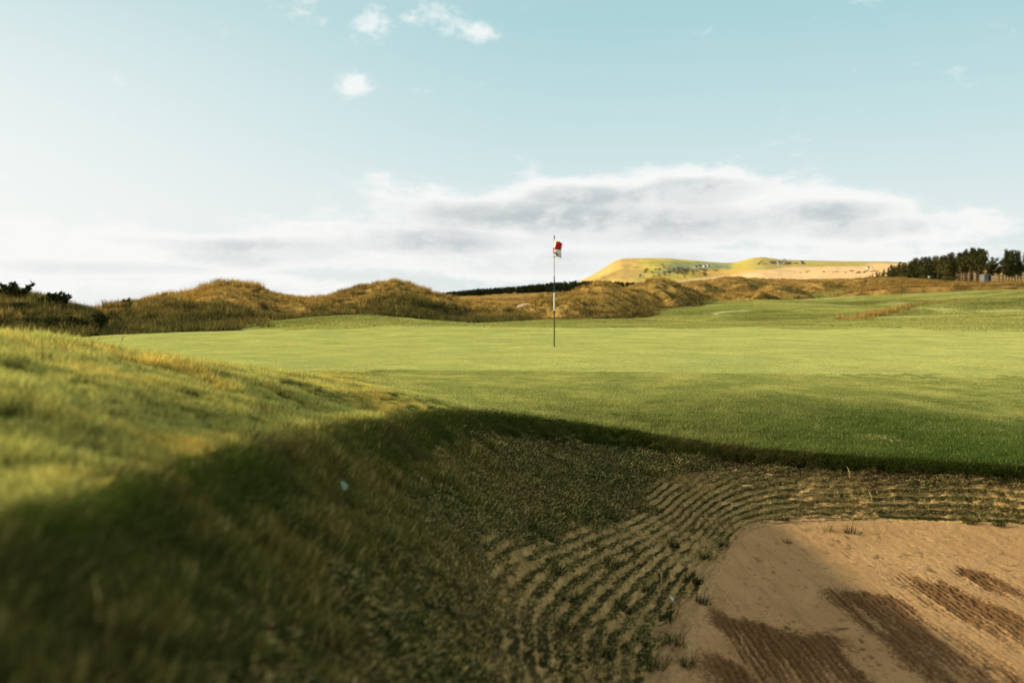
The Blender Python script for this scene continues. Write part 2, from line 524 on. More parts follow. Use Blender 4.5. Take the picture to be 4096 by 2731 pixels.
def ground_z(x, y):
    """height outside the bunker"""
    x = np.asarray(x, float); y = np.asarray(y, float)
    th = np.arctan2(y - CY, x - CX); e = np.hypot(x - CX, y - CY) - RL(th)
    z = tps(x, y).reshape(x.shape)
    z = ZL(th) + (z - ZL(th)) * sstep(0, 0.45, e)
    z = z + 0.012 * fbm(x * 1.1, y * 1.1, 3) * sstep(0, .3, e) + 0.05 * fbm(x / 5.0, y / 5.0, 9) * sstep(14, 40, y) + 0.34 * fbm(x / 15.0, y / 6.5, 10, 2) * sstep(34, 48, y)
    z = z + (.050 * fbm(x * 2.1, y * 1.7, 12, 3)) * sstep(.0, .25, e) * sstep(.4, -.8, x) * sstep(6.6, 5.0, y) * sstep(4, 2, e)
    uu_ = 512 + F * x / np.maximum(y, 1.0)
    dend = np.interp(uu_, [300, 500, 740, 806, 850, 905, 958, 1024, 1200], [60, 70, 82, 90, 96, 106, 116, 124, 130])
    z = z - 3.5 * sstep(dend, dend + 14, y)                 # falls away behind the dunes
    return z - 0.05 * np.exp(-np.maximum(e, 0) / 0.07)      # rounded lip


def ground_n(x, y, h=0.08):
    zx = (ground_z(x + h, y) - ground_z(x - h, y)) / (2 * h)
    zy = (ground_z(x, y + h) - ground_z(x, y - h)) / (2 * h)
    n = np.stack([-zx, -zy, np.ones_like(zx)], -1)
    return n / np.linalg.norm(n, axis=-1, keepdims=True)


def wall_xyz(th, s, disp=True):
    """bunker face: s=0 at the sand, 1 at the lip"""
    th = np.asarray(th, float); s = np.asarray(s, float)
    rf, rl, zl = RF(th), RL(th), ZL(th)
    wid = rl - rf
    gentle = sstep(0.5, 1.6, wid)
    zz = s * (1 - gentle) + gentle * (0.84 * s + 0.16 * s ** 3)
    x = CX + (rf + wid * s) * np.cos(th); y = CY + (rf + wid * s) * np.sin(th)
    z = zf0 + (zl - 0.05 - zf0) * zz
    z = z + 0.05 * np.exp(-s * np.sqrt(wid ** 2 + (zl - zf0) ** 2) / .22) * (1 - s)
    if disp:
        arc = s * np.sqrt(wid ** 2 + (zl - zf0) ** 2)
        lay = arc / 0.076 + 0.26 * fbm(x * 0.9, y * 0.9, 21) + 0.24 * fbm(x * 5, y * 5, 25) + .14 * fbm(x * 14, y * 14, 26)
        ph = lay - np.floor(lay)
        stripe = 1 - sstep(.78, 1.28, arc + .34 * fbm(x * 1.7, y * 1.7, 27))
        env = sstep(0.0, 0.06, s) * (1 - sstep(0.90, 1.0, s))
        amp = 0.042 * env * (.25 + .75 * stripe)
        off = amp * (np.where(ph < 0.7, ph / 0.7, (1 - ph) / 0.3) - 0.5)
        lump = env * (0.028 * fbm(x * 5, y * 5 + z * 4, 31, 4) + 0.020 * fbm(x * 22, y * 22 + z * 17, 35, 3))
        r2 = off + lump
        x = x - r2 * np.cos(th) * 0.8; y = y - r2 * np.sin(th) * 0.8; z = z + 0.55 * lump + gentle * off * 0.6
        return x, y, z, ph, 1 - stripe
    return x, y, z


RAKE = [(1.00, 1.52, -9, 4.85), (1.72, 2.10, -9, 5.50), (2.24, 2.52, 4.55, 5.78), (2.66, 2.86, 5.2, 6.0), (2.72, 3.0, -9, 4.75), (3.15, 3.5, 3.0, 5.4), (0.78, 0.98, 3.0, 4.3)]


def sand_z(x, y):
    th = np.arctan2(y - CY, x - CX); e = RF(th) - np.hypot(x - CX, y - CY)
    z = zf0 + 0.05 * np.exp(-np.maximum(e, 0) / 0.22) + 0.012 * fbm(x * 1.2, y * 1.2, 41) * sstep(0, .4, e)
    wob = 0.10 * fbm(x * 2.2, y * 1.2, 43) + 0.035 * fbm(x * 10, y * 3, 47) + .02 * fbm(x * 40, y * 9, 48)
    damp = np.zeros_like(z)
    for k, (x0, x1, y0, y1) in enumerate(RAKE):
        xx = x + wob; yy = y + wob * 2.0 + 0.45 * (x - (x0 + x1) / 2)
        m = sstep(x0 - .08, x0 + .08, xx) * (1 - sstep(x1 - .08, x1 + .08, xx)) * sstep(y0 - .5, y0 + .3, yy) * (1 - sstep(y1 - .08, y1 + .08, yy)) * (.8 + .35 * fbm(x * 9, y * 2.0, 49))
        m = m * (0.62 + 0.5 * sstep(y1 - 1.6, y1 - .1, yy))
        damp = np.maximum(damp, m)
    drag = fbm(x * 14, y * 1.2, 51, 3)
    groove = np.sin(x * 2 * np.pi / 0.034 + 2.5 * fbm(x * 2, y * 1.5, 55))
    rough = fbm(x * 30, y * 24, 61, 3)
    left = 1 - sstep(0.9, 1.7, x)
    rk = np.clip(damp + 0.30 * left + 0.10, 0, 1) * sstep(0, .25, e)
    z = z + rk * (0.0055 * groove * (0.5 + vnoise(x * 3, y * 1.1, 57)) + 0.010 * rough) - 0.012 * damp + 0.004 * drag * sstep(0, .2, e) + 0.006 * rough
    pit = sstep(0.40, 0.66, fbm(x * 30, y * 19, 71, 2)) * sstep(0.02, .2, e) * (0.45 + .55 * sstep(-.2, .4, fbm(x * 1.5, y * 1.5, 75)))
    z = z - 0.007 * pit
    return z, rk * np.clip(groove * .5 + .5, 0, 1) * (.5 + vnoise(x * 3, y * 1.1, 57)), np.clip(damp + 0.22 * left * sstep(-.1, .5, fbm(x * 3, y * 1.2, 77)), 0, 1), pit


# angular samples: fine where the photograph looks
angs = []
a = -np.pi
lo, hi = math.radians(40), math.radians(232)
th_all = np.concatenate([np.linspace(lo, hi, 1050, endpoint=False), np.linspace(hi, lo + 2 * np.pi, 130, endpoint=False)])
NTH = len(th_all)

# sand
NS = 170
q = np.linspace(0.0, 1, NS) ** 0.75
TH, Q = np.meshgrid(th_all, q, indexing='ij')
R = RF(TH.ravel()).reshape(TH.shape) * Q
X = CX + R * np.cos(TH); Y = CY + R * np.sin(TH)
Zs, gro, damp, pit = sand_z(X, Y)
sand = mesh_np('bunker_sand', np.stack([X, Y, Zs], -1).reshape(-1, 3), grid_quads(NTH, NS, True), mats=sand_mat(),
               attrs={'groove': gro.ravel(), 'damp': damp.ravel(), 'pit': pit.ravel()})
tag(sand, kind='structure')

# wall
NW = 130
TH, S = np.meshgrid(th_all, np.linspace(0, 1, NW), indexing='ij')
wx, wy, wz, ph, gen = wall_xyz(TH, S)
z_s0, _, _, _ = sand_z(wx[:, 0], wy[:, 0]); wz[:, 0] = z_s0 - 0.002
wz[:, -1] = ground_z(wx[:, -1], wy[:, -1])
brk = sstep(-.45, .25, fbm(wx * 3.2, wy * 3.2 + wz * 5, 86))
joint = .42 + (sstep(.46, .66, ph) * (1 - sstep(.93, 1.0, ph)) - .42) * (.25 + .75 * brk)
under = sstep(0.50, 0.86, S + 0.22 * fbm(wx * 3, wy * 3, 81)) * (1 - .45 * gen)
mossy = gen
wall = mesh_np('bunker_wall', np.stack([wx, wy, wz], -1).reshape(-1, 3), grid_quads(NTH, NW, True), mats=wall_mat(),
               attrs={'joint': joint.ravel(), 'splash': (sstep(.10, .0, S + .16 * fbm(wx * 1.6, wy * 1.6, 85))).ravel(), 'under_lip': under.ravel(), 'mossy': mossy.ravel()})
tag(wall, kind='structure')

# green, bank and fairway
NG = 230
e = 0.012 * (np.expm1(np.linspace(0, 1, NG) * 9.35)); e = e / e[-1] * 150.0
e[0] = 0
TH, E = np.meshgrid(th_all, e, indexing='ij')
R = RL(TH.ravel()).reshape(TH.shape) + E
X = CX + R * np.cos(TH); Y = CY + R * np.sin(TH)
Zg = ground_z(X, Y)


def zones(X, Y):
    wob = 0.6 * fbm(X * .25, Y * .25, 91) + 0.12 * fbm(X * 1.5, Y * 1.5, 93)
    d0 = 11.6 + 0.03 * X + wob * .6                                   # fringe -> putting surface
    d1 = np.interp(X, [-13, -9, -6.8, 0, 2, 8, 16, 40], [36, 35, 31.8, 33, 36, 36, 31, 31]) + wob
    inside = sstep(-6.5, -3.5, X + (Y - 11) * .45)
    sf = .12 + 1.6 * sstep(1.5, 6.5, X); put = sstep(d0 - sf, d0 + sf, Y) * inside * (1 - sstep(16, 26, X - .25 * Y + 6))
    fw_ = .5 + 3.0 * sstep(2, 14, X); fair = sstep(d1 - fw_, d1 + fw_, Y)
    # a narrow line of rough along the far ridge
    ridge_y = np.interp(X, [15.0, 16.0, 20, 28, 40], [46, 46.5, 50, 55, 62])
    rgh = np.exp(-((Y - ridge_y) / .5) ** 2) * sstep(14.5, 16, X) * (1 - sstep(22, 30, X)) * 0.5
    # rough ground left of the green, under the dunes
    lft = sstep(31.5, 33.0, Y + wob) * (1 - sstep(-11.5, -7.4, X + 0.06 * (Y - 34) + 0.5 * wob))
    lft = np.maximum(lft, 1 - sstep(-13.0, -11.5, X + .12 * Y - 3 + wob))
    return put, fair, np.clip(rgh + lft, 0, 1)


put, fair, rgh = zones(X, Y)
TURF = turf_mat()
green = mesh_np('green', np.stack([X, Y, Zg], -1).reshape(-1, 3), grid_quads(NTH, NG, True), mats=TURF,
                attrs={'putting': put.ravel(), 'fairway': fair.ravel(), 'rough': rgh.ravel()})
tag(green, kind='structure')

# ---------------------------------------------------------------- grass of the fringe, bank, lip and wall
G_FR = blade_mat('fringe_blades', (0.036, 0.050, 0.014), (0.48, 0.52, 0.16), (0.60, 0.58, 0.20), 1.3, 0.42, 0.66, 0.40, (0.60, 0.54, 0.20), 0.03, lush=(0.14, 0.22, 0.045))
G_BK = blade_mat('bank_blades', (0.05, 0.06, 0.018), (0.78, 0.76, 0.23), (0.88, 0.66, 0.17), 2.2, 0.48, 0.66, 0.42, (0.55, 0.45, 0.16), 0.10)
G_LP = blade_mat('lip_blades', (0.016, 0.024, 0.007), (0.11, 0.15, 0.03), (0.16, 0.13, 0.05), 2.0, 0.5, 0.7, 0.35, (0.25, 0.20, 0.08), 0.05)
G_SH = blade_mat('shaded_shoulder_blades', (0.016, 0.021, 0.006), (0.19, 0.20, 0.055), (0.25, 0.21, 0.065), 2.6, 0.47, 0.66, 0.35, (0.44, 0.36, 0.14), 0.10)  # darker copy of the bank grass, shade put into its colour
G_TH = blade_mat('thatch_blades', (0.020, 0.021, 0.008), (0.20, 0.185, 0.062), (0.055, 0.095, 0.022), 1.5, 0.37, 0.55, 0.25, (0.66, 0.50, 0.22), 0.18)
G_PT = blade_mat('putting_blades', (0.36, 0.38, 0.14), (0.62, 0.65, 0.25), (0.68, 0.67, 0.26), 0.5, 0.4, 0.7, 0.40, None, 0, 0.35)
G_FW = blade_mat('fairway_blades', (0.16, 0.17, 0.05), (0.44, 0.45, 0.14), (0.54, 0.52, 0.17), 0.12, 0.4, 0.7, 0.40, None, 0, 0.35)

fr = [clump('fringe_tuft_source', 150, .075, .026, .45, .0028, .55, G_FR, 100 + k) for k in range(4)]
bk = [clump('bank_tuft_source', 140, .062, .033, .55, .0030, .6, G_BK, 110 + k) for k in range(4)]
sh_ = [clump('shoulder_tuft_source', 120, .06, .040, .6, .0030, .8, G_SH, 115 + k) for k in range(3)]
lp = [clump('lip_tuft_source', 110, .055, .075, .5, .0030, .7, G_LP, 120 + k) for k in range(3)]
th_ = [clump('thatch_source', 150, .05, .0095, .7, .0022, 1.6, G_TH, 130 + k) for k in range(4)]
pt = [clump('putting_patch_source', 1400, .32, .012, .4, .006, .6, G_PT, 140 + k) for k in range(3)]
fw = [clump('fairway_patch_source', 1500, 1.1, .03, .4, .022, .6, G_FW, 150 + k) for k in range(3)]


def outside(x, y, m=0.0):
    th = np.arctan2(y - CY, x - CX)
    return np.hypot(x - CX, y - CY) > RL(th) + m


def in_view(x, y, mx=90, dmin=0.5):
    u = 512 + F * x / np.maximum(y, .01)
    return (y > dmin) & (u > -mx) & (u < 1024 + mx)


def sample_box(n, x0, x1, y0, y1):
    return rng.uniform(x0, x1, n), rng.uniform(y0, y1, n)


# fringe on the near green
x, y = sample_box(60000, -3.5, 8.6, 6.8, 13.2)
pu, fa, ro = zones(x, y)
k = outside(x, y, .01) & in_view(x, y) & (pu < rng.random(len(x)))
bankish = sstep(0.0, -1.2, x + (y - 7.5) * .15)
k &= rng.random(len(x)) > bankish
x, y = x[k], y[k]
n = ground_n(x, y)
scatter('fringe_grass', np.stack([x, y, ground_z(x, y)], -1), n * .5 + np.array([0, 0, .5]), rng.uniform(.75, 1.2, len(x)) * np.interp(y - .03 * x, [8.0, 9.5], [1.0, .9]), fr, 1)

# bank on the left
x, y = sample_box(52000, -6.0, .6, -.8, 13.5)
bankish = sstep(0.3, -1.0, x + (y - 7.5) * .15)
k = outside(x, y, .0) & (in_view(x, y, 260, .3) | ((np.hypot(x, y) < 3.2) & (x > -3))) & (rng.random(len(x)) < bankish)
pu, fa, ro = zones(x, y); k &= pu < .5
x, y = x[k], y[k]
thx = np.arctan2(y - CY, x - CX); ee = np.hypot(x - CX, y - CY) - RL(thx)
crest = np.exp(-((ee - 1.35) / .6) ** 2) * sstep(6.2, 4.2, y)
sc = rng.uniform(.7, 1.2, len(x)) * (0.72 + .6 * crest * rng.random(len(x))) * (0.75 + .5 * vnoise(x * 2, y * 2, 5))
sc *= np.interp(y, [0, 5, 7.5, 9], [1.0, 1.0, .62, .45]) * (.55 + .9 * vnoise(x * 7, y * 7, 6))
n = ground_n(x, y)
scatter('bank_grass', np.stack([x, y, ground_z(x, y)], -1), n * .4 + np.array([0.05, 0, .6]), sc, bk, 2)

m = 9000
t = rng.uniform(math.radians(128), hi, m); s = 1 - np.abs(rng.normal(0, .12, m))
kk = (s > .5) & (rng.random(m) < .15 + 1.0 * vnoise(np.cos(t) * 14 + s * 5, np.sin(t) * 14, 61) ** 1.5) & (rng.random(m) < sstep(128, 150, np.degrees(t)))
t, s = t[kk], s[kk]
wxx, wyy, wzz, _, _ = wall_xyz(t, s)
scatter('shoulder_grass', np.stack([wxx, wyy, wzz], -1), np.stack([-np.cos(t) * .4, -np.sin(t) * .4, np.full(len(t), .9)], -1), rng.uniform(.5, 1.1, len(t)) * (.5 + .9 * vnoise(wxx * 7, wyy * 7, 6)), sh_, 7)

# dark overhanging grass along the lip
m = 4600
t = rng.uniform(lo, hi, m); s = 1 - np.abs(rng.normal(0, 0.05, m))
t2 = rng.uniform(math.radians(90), math.radians(165), 1500); s2 = 1 - rng.random(1500) * .12
t = np.concatenate([t, t2]); s = np.concatenate([s, s2])
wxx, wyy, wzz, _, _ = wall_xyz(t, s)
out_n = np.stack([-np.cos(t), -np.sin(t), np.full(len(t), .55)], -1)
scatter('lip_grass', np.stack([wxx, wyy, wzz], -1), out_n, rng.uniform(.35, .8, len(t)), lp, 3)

# dead thatch and moss on the wall
m = 100000
t = rng.uniform(lo, hi, m); s = rng.random(m) ** .85 * .97 + .01
wxx, wyy, wzz, phh, gg = wall_xyz(t, s)
clumpy = .25 + 1.5 * vnoise(wxx * 5, wyy * 5, 77)
keep = (rng.random(m) < np.where(gg > .45, .75 * clumpy, 0.012)) & (gg > rng.random(m) * .9)
riser = (phh > .48) & (phh < .90) & (gg < .8)
sp = riser & (rng.random(m) < .42 * clumpy) & (s > .02 + .16 * vnoise(wxx * 2.2, wyy * 2.2, 78))
spp = np.stack([wxx, wyy, wzz], -1)[sp]; spt = t[sp]
t, s, wxx, wyy, wzz = t[keep], s[keep], wxx[keep], wyy[keep], wzz[keep]
out_n = np.stack([-np.cos(t), -np.sin(t), np.full(len(t), .9)], -1)
scatter('wall_thatch', np.stack([wxx, wyy, wzz], -1), out_n, rng.uniform(.6, 1.25, len(t)) * np.interp(wyy, [.8, 3.5], [1.15, 1.0]) * (.6 + .8 * vnoise(wxx * 7, wyy * 7, 79)), th_, 4)

ths = [clump('moss_tuft_source', 22, .016, .008, .7, .0030, 1.5, G_TH, 170 + k) for k in range(3)]
scatter('ridge_moss', spp, np.stack([-np.cos(spt), -np.sin(spt), np.full(len(spt), .9)], -1), rng.uniform(.5, 1.2, len(spt)), ths, 8)

# putting surface and fairway
x, y = sample_box(40000, -16, 22, 11, 37)
pu, fa, ro = zones(x, y)
k = in_view(x, y, 60) & (fa + ro * 2 < .5) & (pu > .15) & outside(x, y, .4)
dens = np.clip(1.2 * 14 / y, .35, 1); k &= rng.random(len(x)) < dens
x, y = x[k], y[k]
scatter('putting_grass', np.stack([x, y, ground_z(x, y)], -1), ground_n(x, y, .3), rng.uniform(.8, 1.2, len(x)), pt, 5)
# apron of the green at the right that is neither fringe nor putting surface
x, y = sample_box(9000, -18, 95, 30, 120)
pu, fa, ro = zones(x, y)
k = in_view(x, y, 40) & (fa > rng.random(len(x))) & (ro < .4) & (rng.random(len(x)) < np.clip(45 / y, .3, 1))
x, y = x[k], y[k]
scatter('fairway_grass', np.stack([x, y, ground_z(x, y)], -1), ground_n(x, y, .5), rng.uniform(.9, 1.5, len(x)), fw, 6)

# ================================================================ DUNES
D_A = dune_mat('golden_dune', (0.44, 0.27, 0.06), (0.62, 0.41, 0.11), (0.075, 0.06, 0.02), (0.055, 0.058, 0.018))
D_B = dune_mat('rust_dune', (0.40, 0.225, 0.05), (0.58, 0.36, 0.095), (0.08, 0.055, 0.02), (0.13, 0.12, 0.03))
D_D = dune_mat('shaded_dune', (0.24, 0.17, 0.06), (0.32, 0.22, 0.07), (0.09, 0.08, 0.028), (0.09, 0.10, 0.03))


def lut(tab, u):
    a = np.array(tab, float)
    f = np.interp(u, a[:, 0], a[:, 1])
    return f


def smooth1(f, n):
    k = np.hanning(n + 2)[1:-1]; k /= k.sum()
    return np.convolve(np.concatenate([np.full(n, f[0]), f, np.full(n, f[-1])]), k, 'same')[n:-n]


class Dune:
    def __init__(s, crest, base, df, dc, amp, nscale, seed, back=1.0):
        s.u0, s.u1 = crest[0][0], crest[-1][0]
        s.crest, s.base, s.df, s.dc, s.amp, s.ns, s.seed, s.back = crest, base, df, dc, amp, nscale, seed, back

    def at(s, u, k):
        """k: 0 front foot, 1 crest, 2 back foot"""
        us = np.linspace(s.u0, s.u1, 600)
        yc = smooth1(lut(s.crest, us), 9); yb = smooth1(lut(s.base, us), 9)
        yc = np.interp(u, us, yc); yb = np.interp(u, us, yb)
        df = lut(s.df, u); dc = lut(s.dc, u)
        d = np.where(k <= 1, df + (dc - df) * k, dc + (dc - df) * s.back * (k - 1))
        zb = CAM_Z - (yb + 3 - 308) / F * df; zc = CAM_Z - (yc - 308) / F * dc
        kk = np.clip(k, 0, 2)
        prof = np.where(kk <= 1, np.sin(np.clip(kk, 0, 1) * np.pi / 2) ** 1.15, np.cos((kk - 1) * np.pi / 2) ** 1.3)
        z = zb + (zc - zb) * prof - np.where(kk > 1, (kk - 1) * 1.0, 0)
        x = (u - 512) / F * d; y = d
        env = np.clip(np.minimum(kk / .25, 1), 0, 1) * np.where(kk < 1, 1 - .94 * sstep(.7, 1.0, kk), .06)
        rel = (ridged(x / s.ns * 1.0 + y / s.ns * .35, y / s.ns * .55, s.seed) - .55) * 1.5 + .5 * fbm(x / s.ns * 3, y / s.ns * 3, s.seed + 7)
        z = z + s.amp * env * rel + 0.10 * fbm(x * .8, y * .8, s.seed + 3) * env
        return x, y, z

    def build(s, mat, nu, nk, lushf):
        u = np.linspace(s.u0, s.u1, nu); k = np.concatenate([np.linspace(0, 1, nk), np.linspace(1, 2, nk // 2)[1:]])
        U, K = np.meshgrid(u, k, indexing='ij')
        x, y, z = s.at(U.ravel(), K.ravel())
        lush = lushf(U.ravel(), K.ravel(), x, y)
        zg, xg = z.reshape(nu, len(k)), x.reshape(nu, len(k))
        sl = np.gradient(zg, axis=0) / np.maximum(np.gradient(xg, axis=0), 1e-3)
        lush = np.clip(lush + 1.0 * sstep(.05, -.30, sl).ravel(), 0, 1)  # slopes turned from the sun darkened, their shade put into the colour
        o = mesh_np('dune', np.stack([x, y, z], -1), grid_quads(nu, len(k)), mats=mat, attrs={'lush': lush})
        tag(o, kind='structure'); return o

    def sample(s, n, k0=0.03, k1=1.15, power=1.0):
        u = rng.uniform(s.u0, s.u1, n); k = k0 + (k1 - k0) * rng.random(n) ** power
        x, y, z = s.at(u, k)
        return np.stack([x, y, z], -1), u, k


def lush_low(a, b):
    return lambda U, K, x, y: np.clip(sstep(b, a, K + .25 * fbm(x * .12, y * .12, 11)), 0, 1)


d1 = Dune([(-420, 280), (-250, 285), (-100, 290), (0, 294), (26, 296.5), (38, 299), (57, 305), (70, 309.5), (88, 315), (105, 322), (120, 330), (165, 335)],
          [(-420, 345), (0, 345), (100, 340), (165, 335)], [(-420, 26), (0, 28), (165, 31)], [(-420, 36), (165, 40)], .35, 6.0, 201)
d2 = Dune([(52, 316), (66, 311.5), (74, 308.5), (83, 307.5), (92, 308.3), (99, 311.5), (108, 318)], [(52, 320), (108, 320)], [(52, 105), (108, 105)], [(52, 120), (108, 120)], .25, 9, 211)
d3 = Dune([(90, 318), (97, 314.5), (102, 311.5), (122, 305.5), (144, 301), (174, 296.5), (196, 291.5), (211, 286), (218, 284.8), (235, 285.5), (252, 288.5), (266, 292.5), (283, 297), (305, 300.5), (322, 302.5), (345, 305), (380, 312)],
          [(90, 338), (118, 337.5), (200, 334), (280, 329.5), (320, 323), (380, 323)], [(90, 30.5), (200, 33.5), (320, 40), (380, 42)], [(90, 52), (220, 62), (380, 62)], 1.1, 9.0, 221)
d4 = Dune([(280, 309), (318, 303.2), (340, 298.5), (370, 293), (385, 289.5), (396, 286.5), (409, 288), (422, 292.6), (435, 297), (457, 302.6), (479, 307), (501, 311), (522, 316.5), (545, 320.5), (575, 322.5)],
          [(280, 326), (360, 325), (400, 325), (457, 323.5), (575, 322.8)], [(280, 46), (575, 48)], [(280, 66), (575, 66)], 1.0, 9.0, 231)
d5 = Dune([(498, 319), (515, 317.5), (528, 312), (541, 306.5), (557, 301.5), (570, 297), (583, 292), (596, 288.5), (606, 289.5), (625, 294), (650, 300), (680, 306), (705, 310)],
          [(498, 321.8), (553, 322), (610, 321), (640, 316.5), (675, 311.5), (705, 309)], [(498, 52), (610, 55), (675, 66), (705, 70)], [(498, 72), (610, 76), (705, 80)], 1.2, 7.0, 241)
d6 = Dune([(575, 303), (590, 300), (605, 296), (620, 292.5), (632, 287), (644, 282), (655, 279), (663, 278.6), (673, 281.2), (688, 290), (705, 295.5), (740, 298.5), (784, 298.5), (806, 300), (835, 301), (860, 300)],
          [(575, 316), (640, 314), (675, 310.2), (740, 304.3), (806, 301.8), (860, 299)], [(575, 66), (675, 67), (740, 76), (806, 85), (860, 90)], [(575, 86), (675, 88), (740, 96), (860, 106)], 1.3, 9.0, 251)
small_d = [Dune([(676, 296), (688, 289), (697, 283), (705, 282), (715, 286), (730, 293)], [(676, 298), (730, 298)], [(676, 112), (730, 112)], [(676, 124), (730, 124)], .5, 6, 261),
           Dune([(712, 293), (728, 287.5), (738, 283.3), (748, 283), (757, 287), (770, 292)], [(712, 297), (770, 297)], [(712, 118), (770, 118)], [(712, 128), (770, 128)], .5, 6, 263),
           Dune([(745, 296), (757, 291), (765, 286.5), (772, 284.8), (786, 285), (796, 287), (806, 293), (825, 297)], [(745, 299), (825, 299)], [(745, 106), (825, 106)], [(745, 116), (825, 116)], .5, 6, 265),
           Dune([(690, 284), (712, 279.5), (724, 277.3), (740, 277.5), (752, 280.5), (770, 283)], [(690, 286), (770, 286)], [(690, 170), (770, 170)], [(690, 186), (770, 186)], .5, 9, 267),
           Dune([(790, 290), (803, 284), (812, 281.5), (822, 280.8), (835, 284), (850, 288)], [(790, 292), (850, 291)], [(790, 124), (850, 124)], [(790, 138), (850, 138)], .5, 6, 269)]
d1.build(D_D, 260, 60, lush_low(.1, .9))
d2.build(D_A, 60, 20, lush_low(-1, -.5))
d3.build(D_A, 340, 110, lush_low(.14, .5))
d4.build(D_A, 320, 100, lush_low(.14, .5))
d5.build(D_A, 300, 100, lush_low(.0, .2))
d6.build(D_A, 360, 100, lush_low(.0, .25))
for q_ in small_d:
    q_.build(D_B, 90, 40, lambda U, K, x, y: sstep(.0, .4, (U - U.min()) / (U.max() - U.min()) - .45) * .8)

# dune fields further off, to 520 m
H_near = [(330, 318), (380, 317), (480, 314), (560, 306.5), (640, 300), (740, 304), (806, 300.5), (850, 293), (905, 287.5), (1024, 284.5), (1150, 284), (1300, 284)]
H_mid = [(330, 309), (380, 307), (430, 303), (460, 301), (500, 299.5), (560, 297.5), (620, 291), (700, 280), (740, 278), (800, 279), (850, 278), (884, 275.5), (914, 277.3), (945, 280), (980, 281.5), (1024, 282), (1150, 282), (1300, 281)]
H_far = [(330, 308), (400, 301), (430, 296), (500, 291.5), (560, 288.5), (650, 287), (700, 286), (800, 283), (1300, 281)]


def heath_z(u, d, noise=True):
    t1 = np.clip(np.log(d / 88.) / math.log(240 / 88.), 0, 1); t2 = np.clip(np.log(np.maximum(d, 240) / 240.) / math.log(520 / 240.), 0, 1)
    v = lut(H_near, u) * (1 - t1) + lut(H_mid, u) * t1
    v = np.where(d > 240, lut(H_mid, u) * (1 - t2) + lut(H_far, u) * t2, v)
    z = CAM_Z - (v - 308) / F * d
    x = (u - 512) / F * d
    if noise:
        env = sstep(88, 108, d) * (1 - .75 * sstep(190, 250, d))
        rel = (ridged(x / 17 + d / 60, d / 34, 301) - .6) * 1.7 - .35 + .45 * fbm(x / 7, d / 9, 307)
        z = z + 1.7 * env * rel * sstep(420, 560, u + .1 * d) * (1 - .6 * sstep(850, 920, u))
    return x, d, z


nu, nd = 520, 200
U, Dd = np.meshgrid(np.linspace(330, 1300, nu), np.exp(np.linspace(math.log(86), math.log(640), nd)), indexing='ij')
x, y, z = heath_z(U.ravel(), Dd.ravel())
z = np.where(Dd.ravel() < 88, z - .8, z)
uu, dd = U.ravel(), Dd.ravel()
lush = np.clip(np.exp(-((uu - 512) / 24) ** 2 - ((dd - 150) / 34) ** 2) * 1.6 + sstep(940, 990, uu) * sstep(200, 150, dd) * .55 + .25 * sstep(.1, .6, fbm(x * .03, y * .03, 311)), 0, 1)
heath = mesh_np('heath', np.stack([x, y, z], -1), grid_quads(nu, nd), mats=D_B, attrs={'lush': lush})
tag(heath, kind='structure')

# marram grass on the dunes
tuft_k = .8
M_GOLD = blade_mat('marram_gold', (0.18, 0.115, 0.028), (0.66, 0.44, 0.13), (0.16, 0.125, 0.04), .25, .46, .62, .40, (0.7, .46, .16), .12)
M_OLIV = blade_mat('marram_olive', (0.05, 0.05, 0.016), (0.17, 0.15, 0.05), (0.32, 0.22, 0.065), .3, .5, .65, .35, (0.3, .22, .08), .08)
M_RUST = blade_mat('marram_rust', (0.15, 0.085, 0.02), (0.50, 0.32, 0.09), (0.15, 0.10, 0.03), .10, .46, .62, .40, (0.42, .28, .1), .10)
mg = [clump('gold_marram_source', 45, .30, .38, .5, .018, .55, M_GOLD, 400 + k, .5, (.12, 0)) for k in range(3)]
mo = [clump('olive_marram_source', 50, .34, .24, .5, .022, .75, M_OLIV, 410 + k, .5) for k in range(3)]
mr = [clump('rust_marram_source', 40, .6, .38, .5, .04, .7, M_RUST, 420 + k, .5, (.1, 0)) for k in range(3)]


def up(n, t=.0):
    return np.tile(np.array([0.0, 0, 1]), (n, 1)) + rng.normal(0, .12, (n, 3)) * np.array([1, 1, 0])


pg, po = [], []
for dn, n, lo_k in ((d3, 5600, .34), (d4, 5000, .34), (d5, 3000, .12), (d6, 3200, .15)):
    p, u, k = dn.sample(n)
    lushv = sstep(lo_k + .22, lo_k - .22, k + .25 * fbm(p[:, 0] * .12, p[:, 1] * .12, 11))
    g = rng.random(n) > lushv
    thin = (vnoise(p[:, 0] * .5, p[:, 1] * .5, 17) + .35 > rng.random(n))
    pg.append(p[g & thin]); po.append(p[~g])
p, u, k = d1.sample(3000); po.append(p)
p, u, k = d1.sample(1200, .3, 1.05); pg.append(p)
for dn, ua, ub in ((d3, 205, 262), (d3, 150, 205), (d4, 372, 430), (d4, 330, 372)):
    u = rng.uniform(ua, ub, 90); k = rng.uniform(.86, 1.01, 90)
    xx, yy, zz_ = dn.at(u, k); pt_ = np.stack([xx, yy, zz_], -1)
    tall = pt_ if 'tall' not in globals() else np.concatenate([tall, pt_])
p, u, k = d2.sample(400); pg.append(p)
for q_ in small_d:
    p, u, k = q_.sample(420); pg.append(p)
pg = np.concatenate(pg); po = np.concatenate(po)
x, y = sample_box(5200, -26, -6, 26, 44)
_, _, ro = zones(x, y)
kk = ro > rng.random(len(x)) * .9 + .1
po = np.concatenate([po, np.stack([x, y, ground_z(x, y)], -1)[kk]])
scatter('marram_grass', pg, up(len(pg)), rng.uniform(.35, .85, len(pg)) * (.4 + .6 * vnoise(pg[:, 0] * .4, pg[:, 1] * .4, 19)), mg, 11)
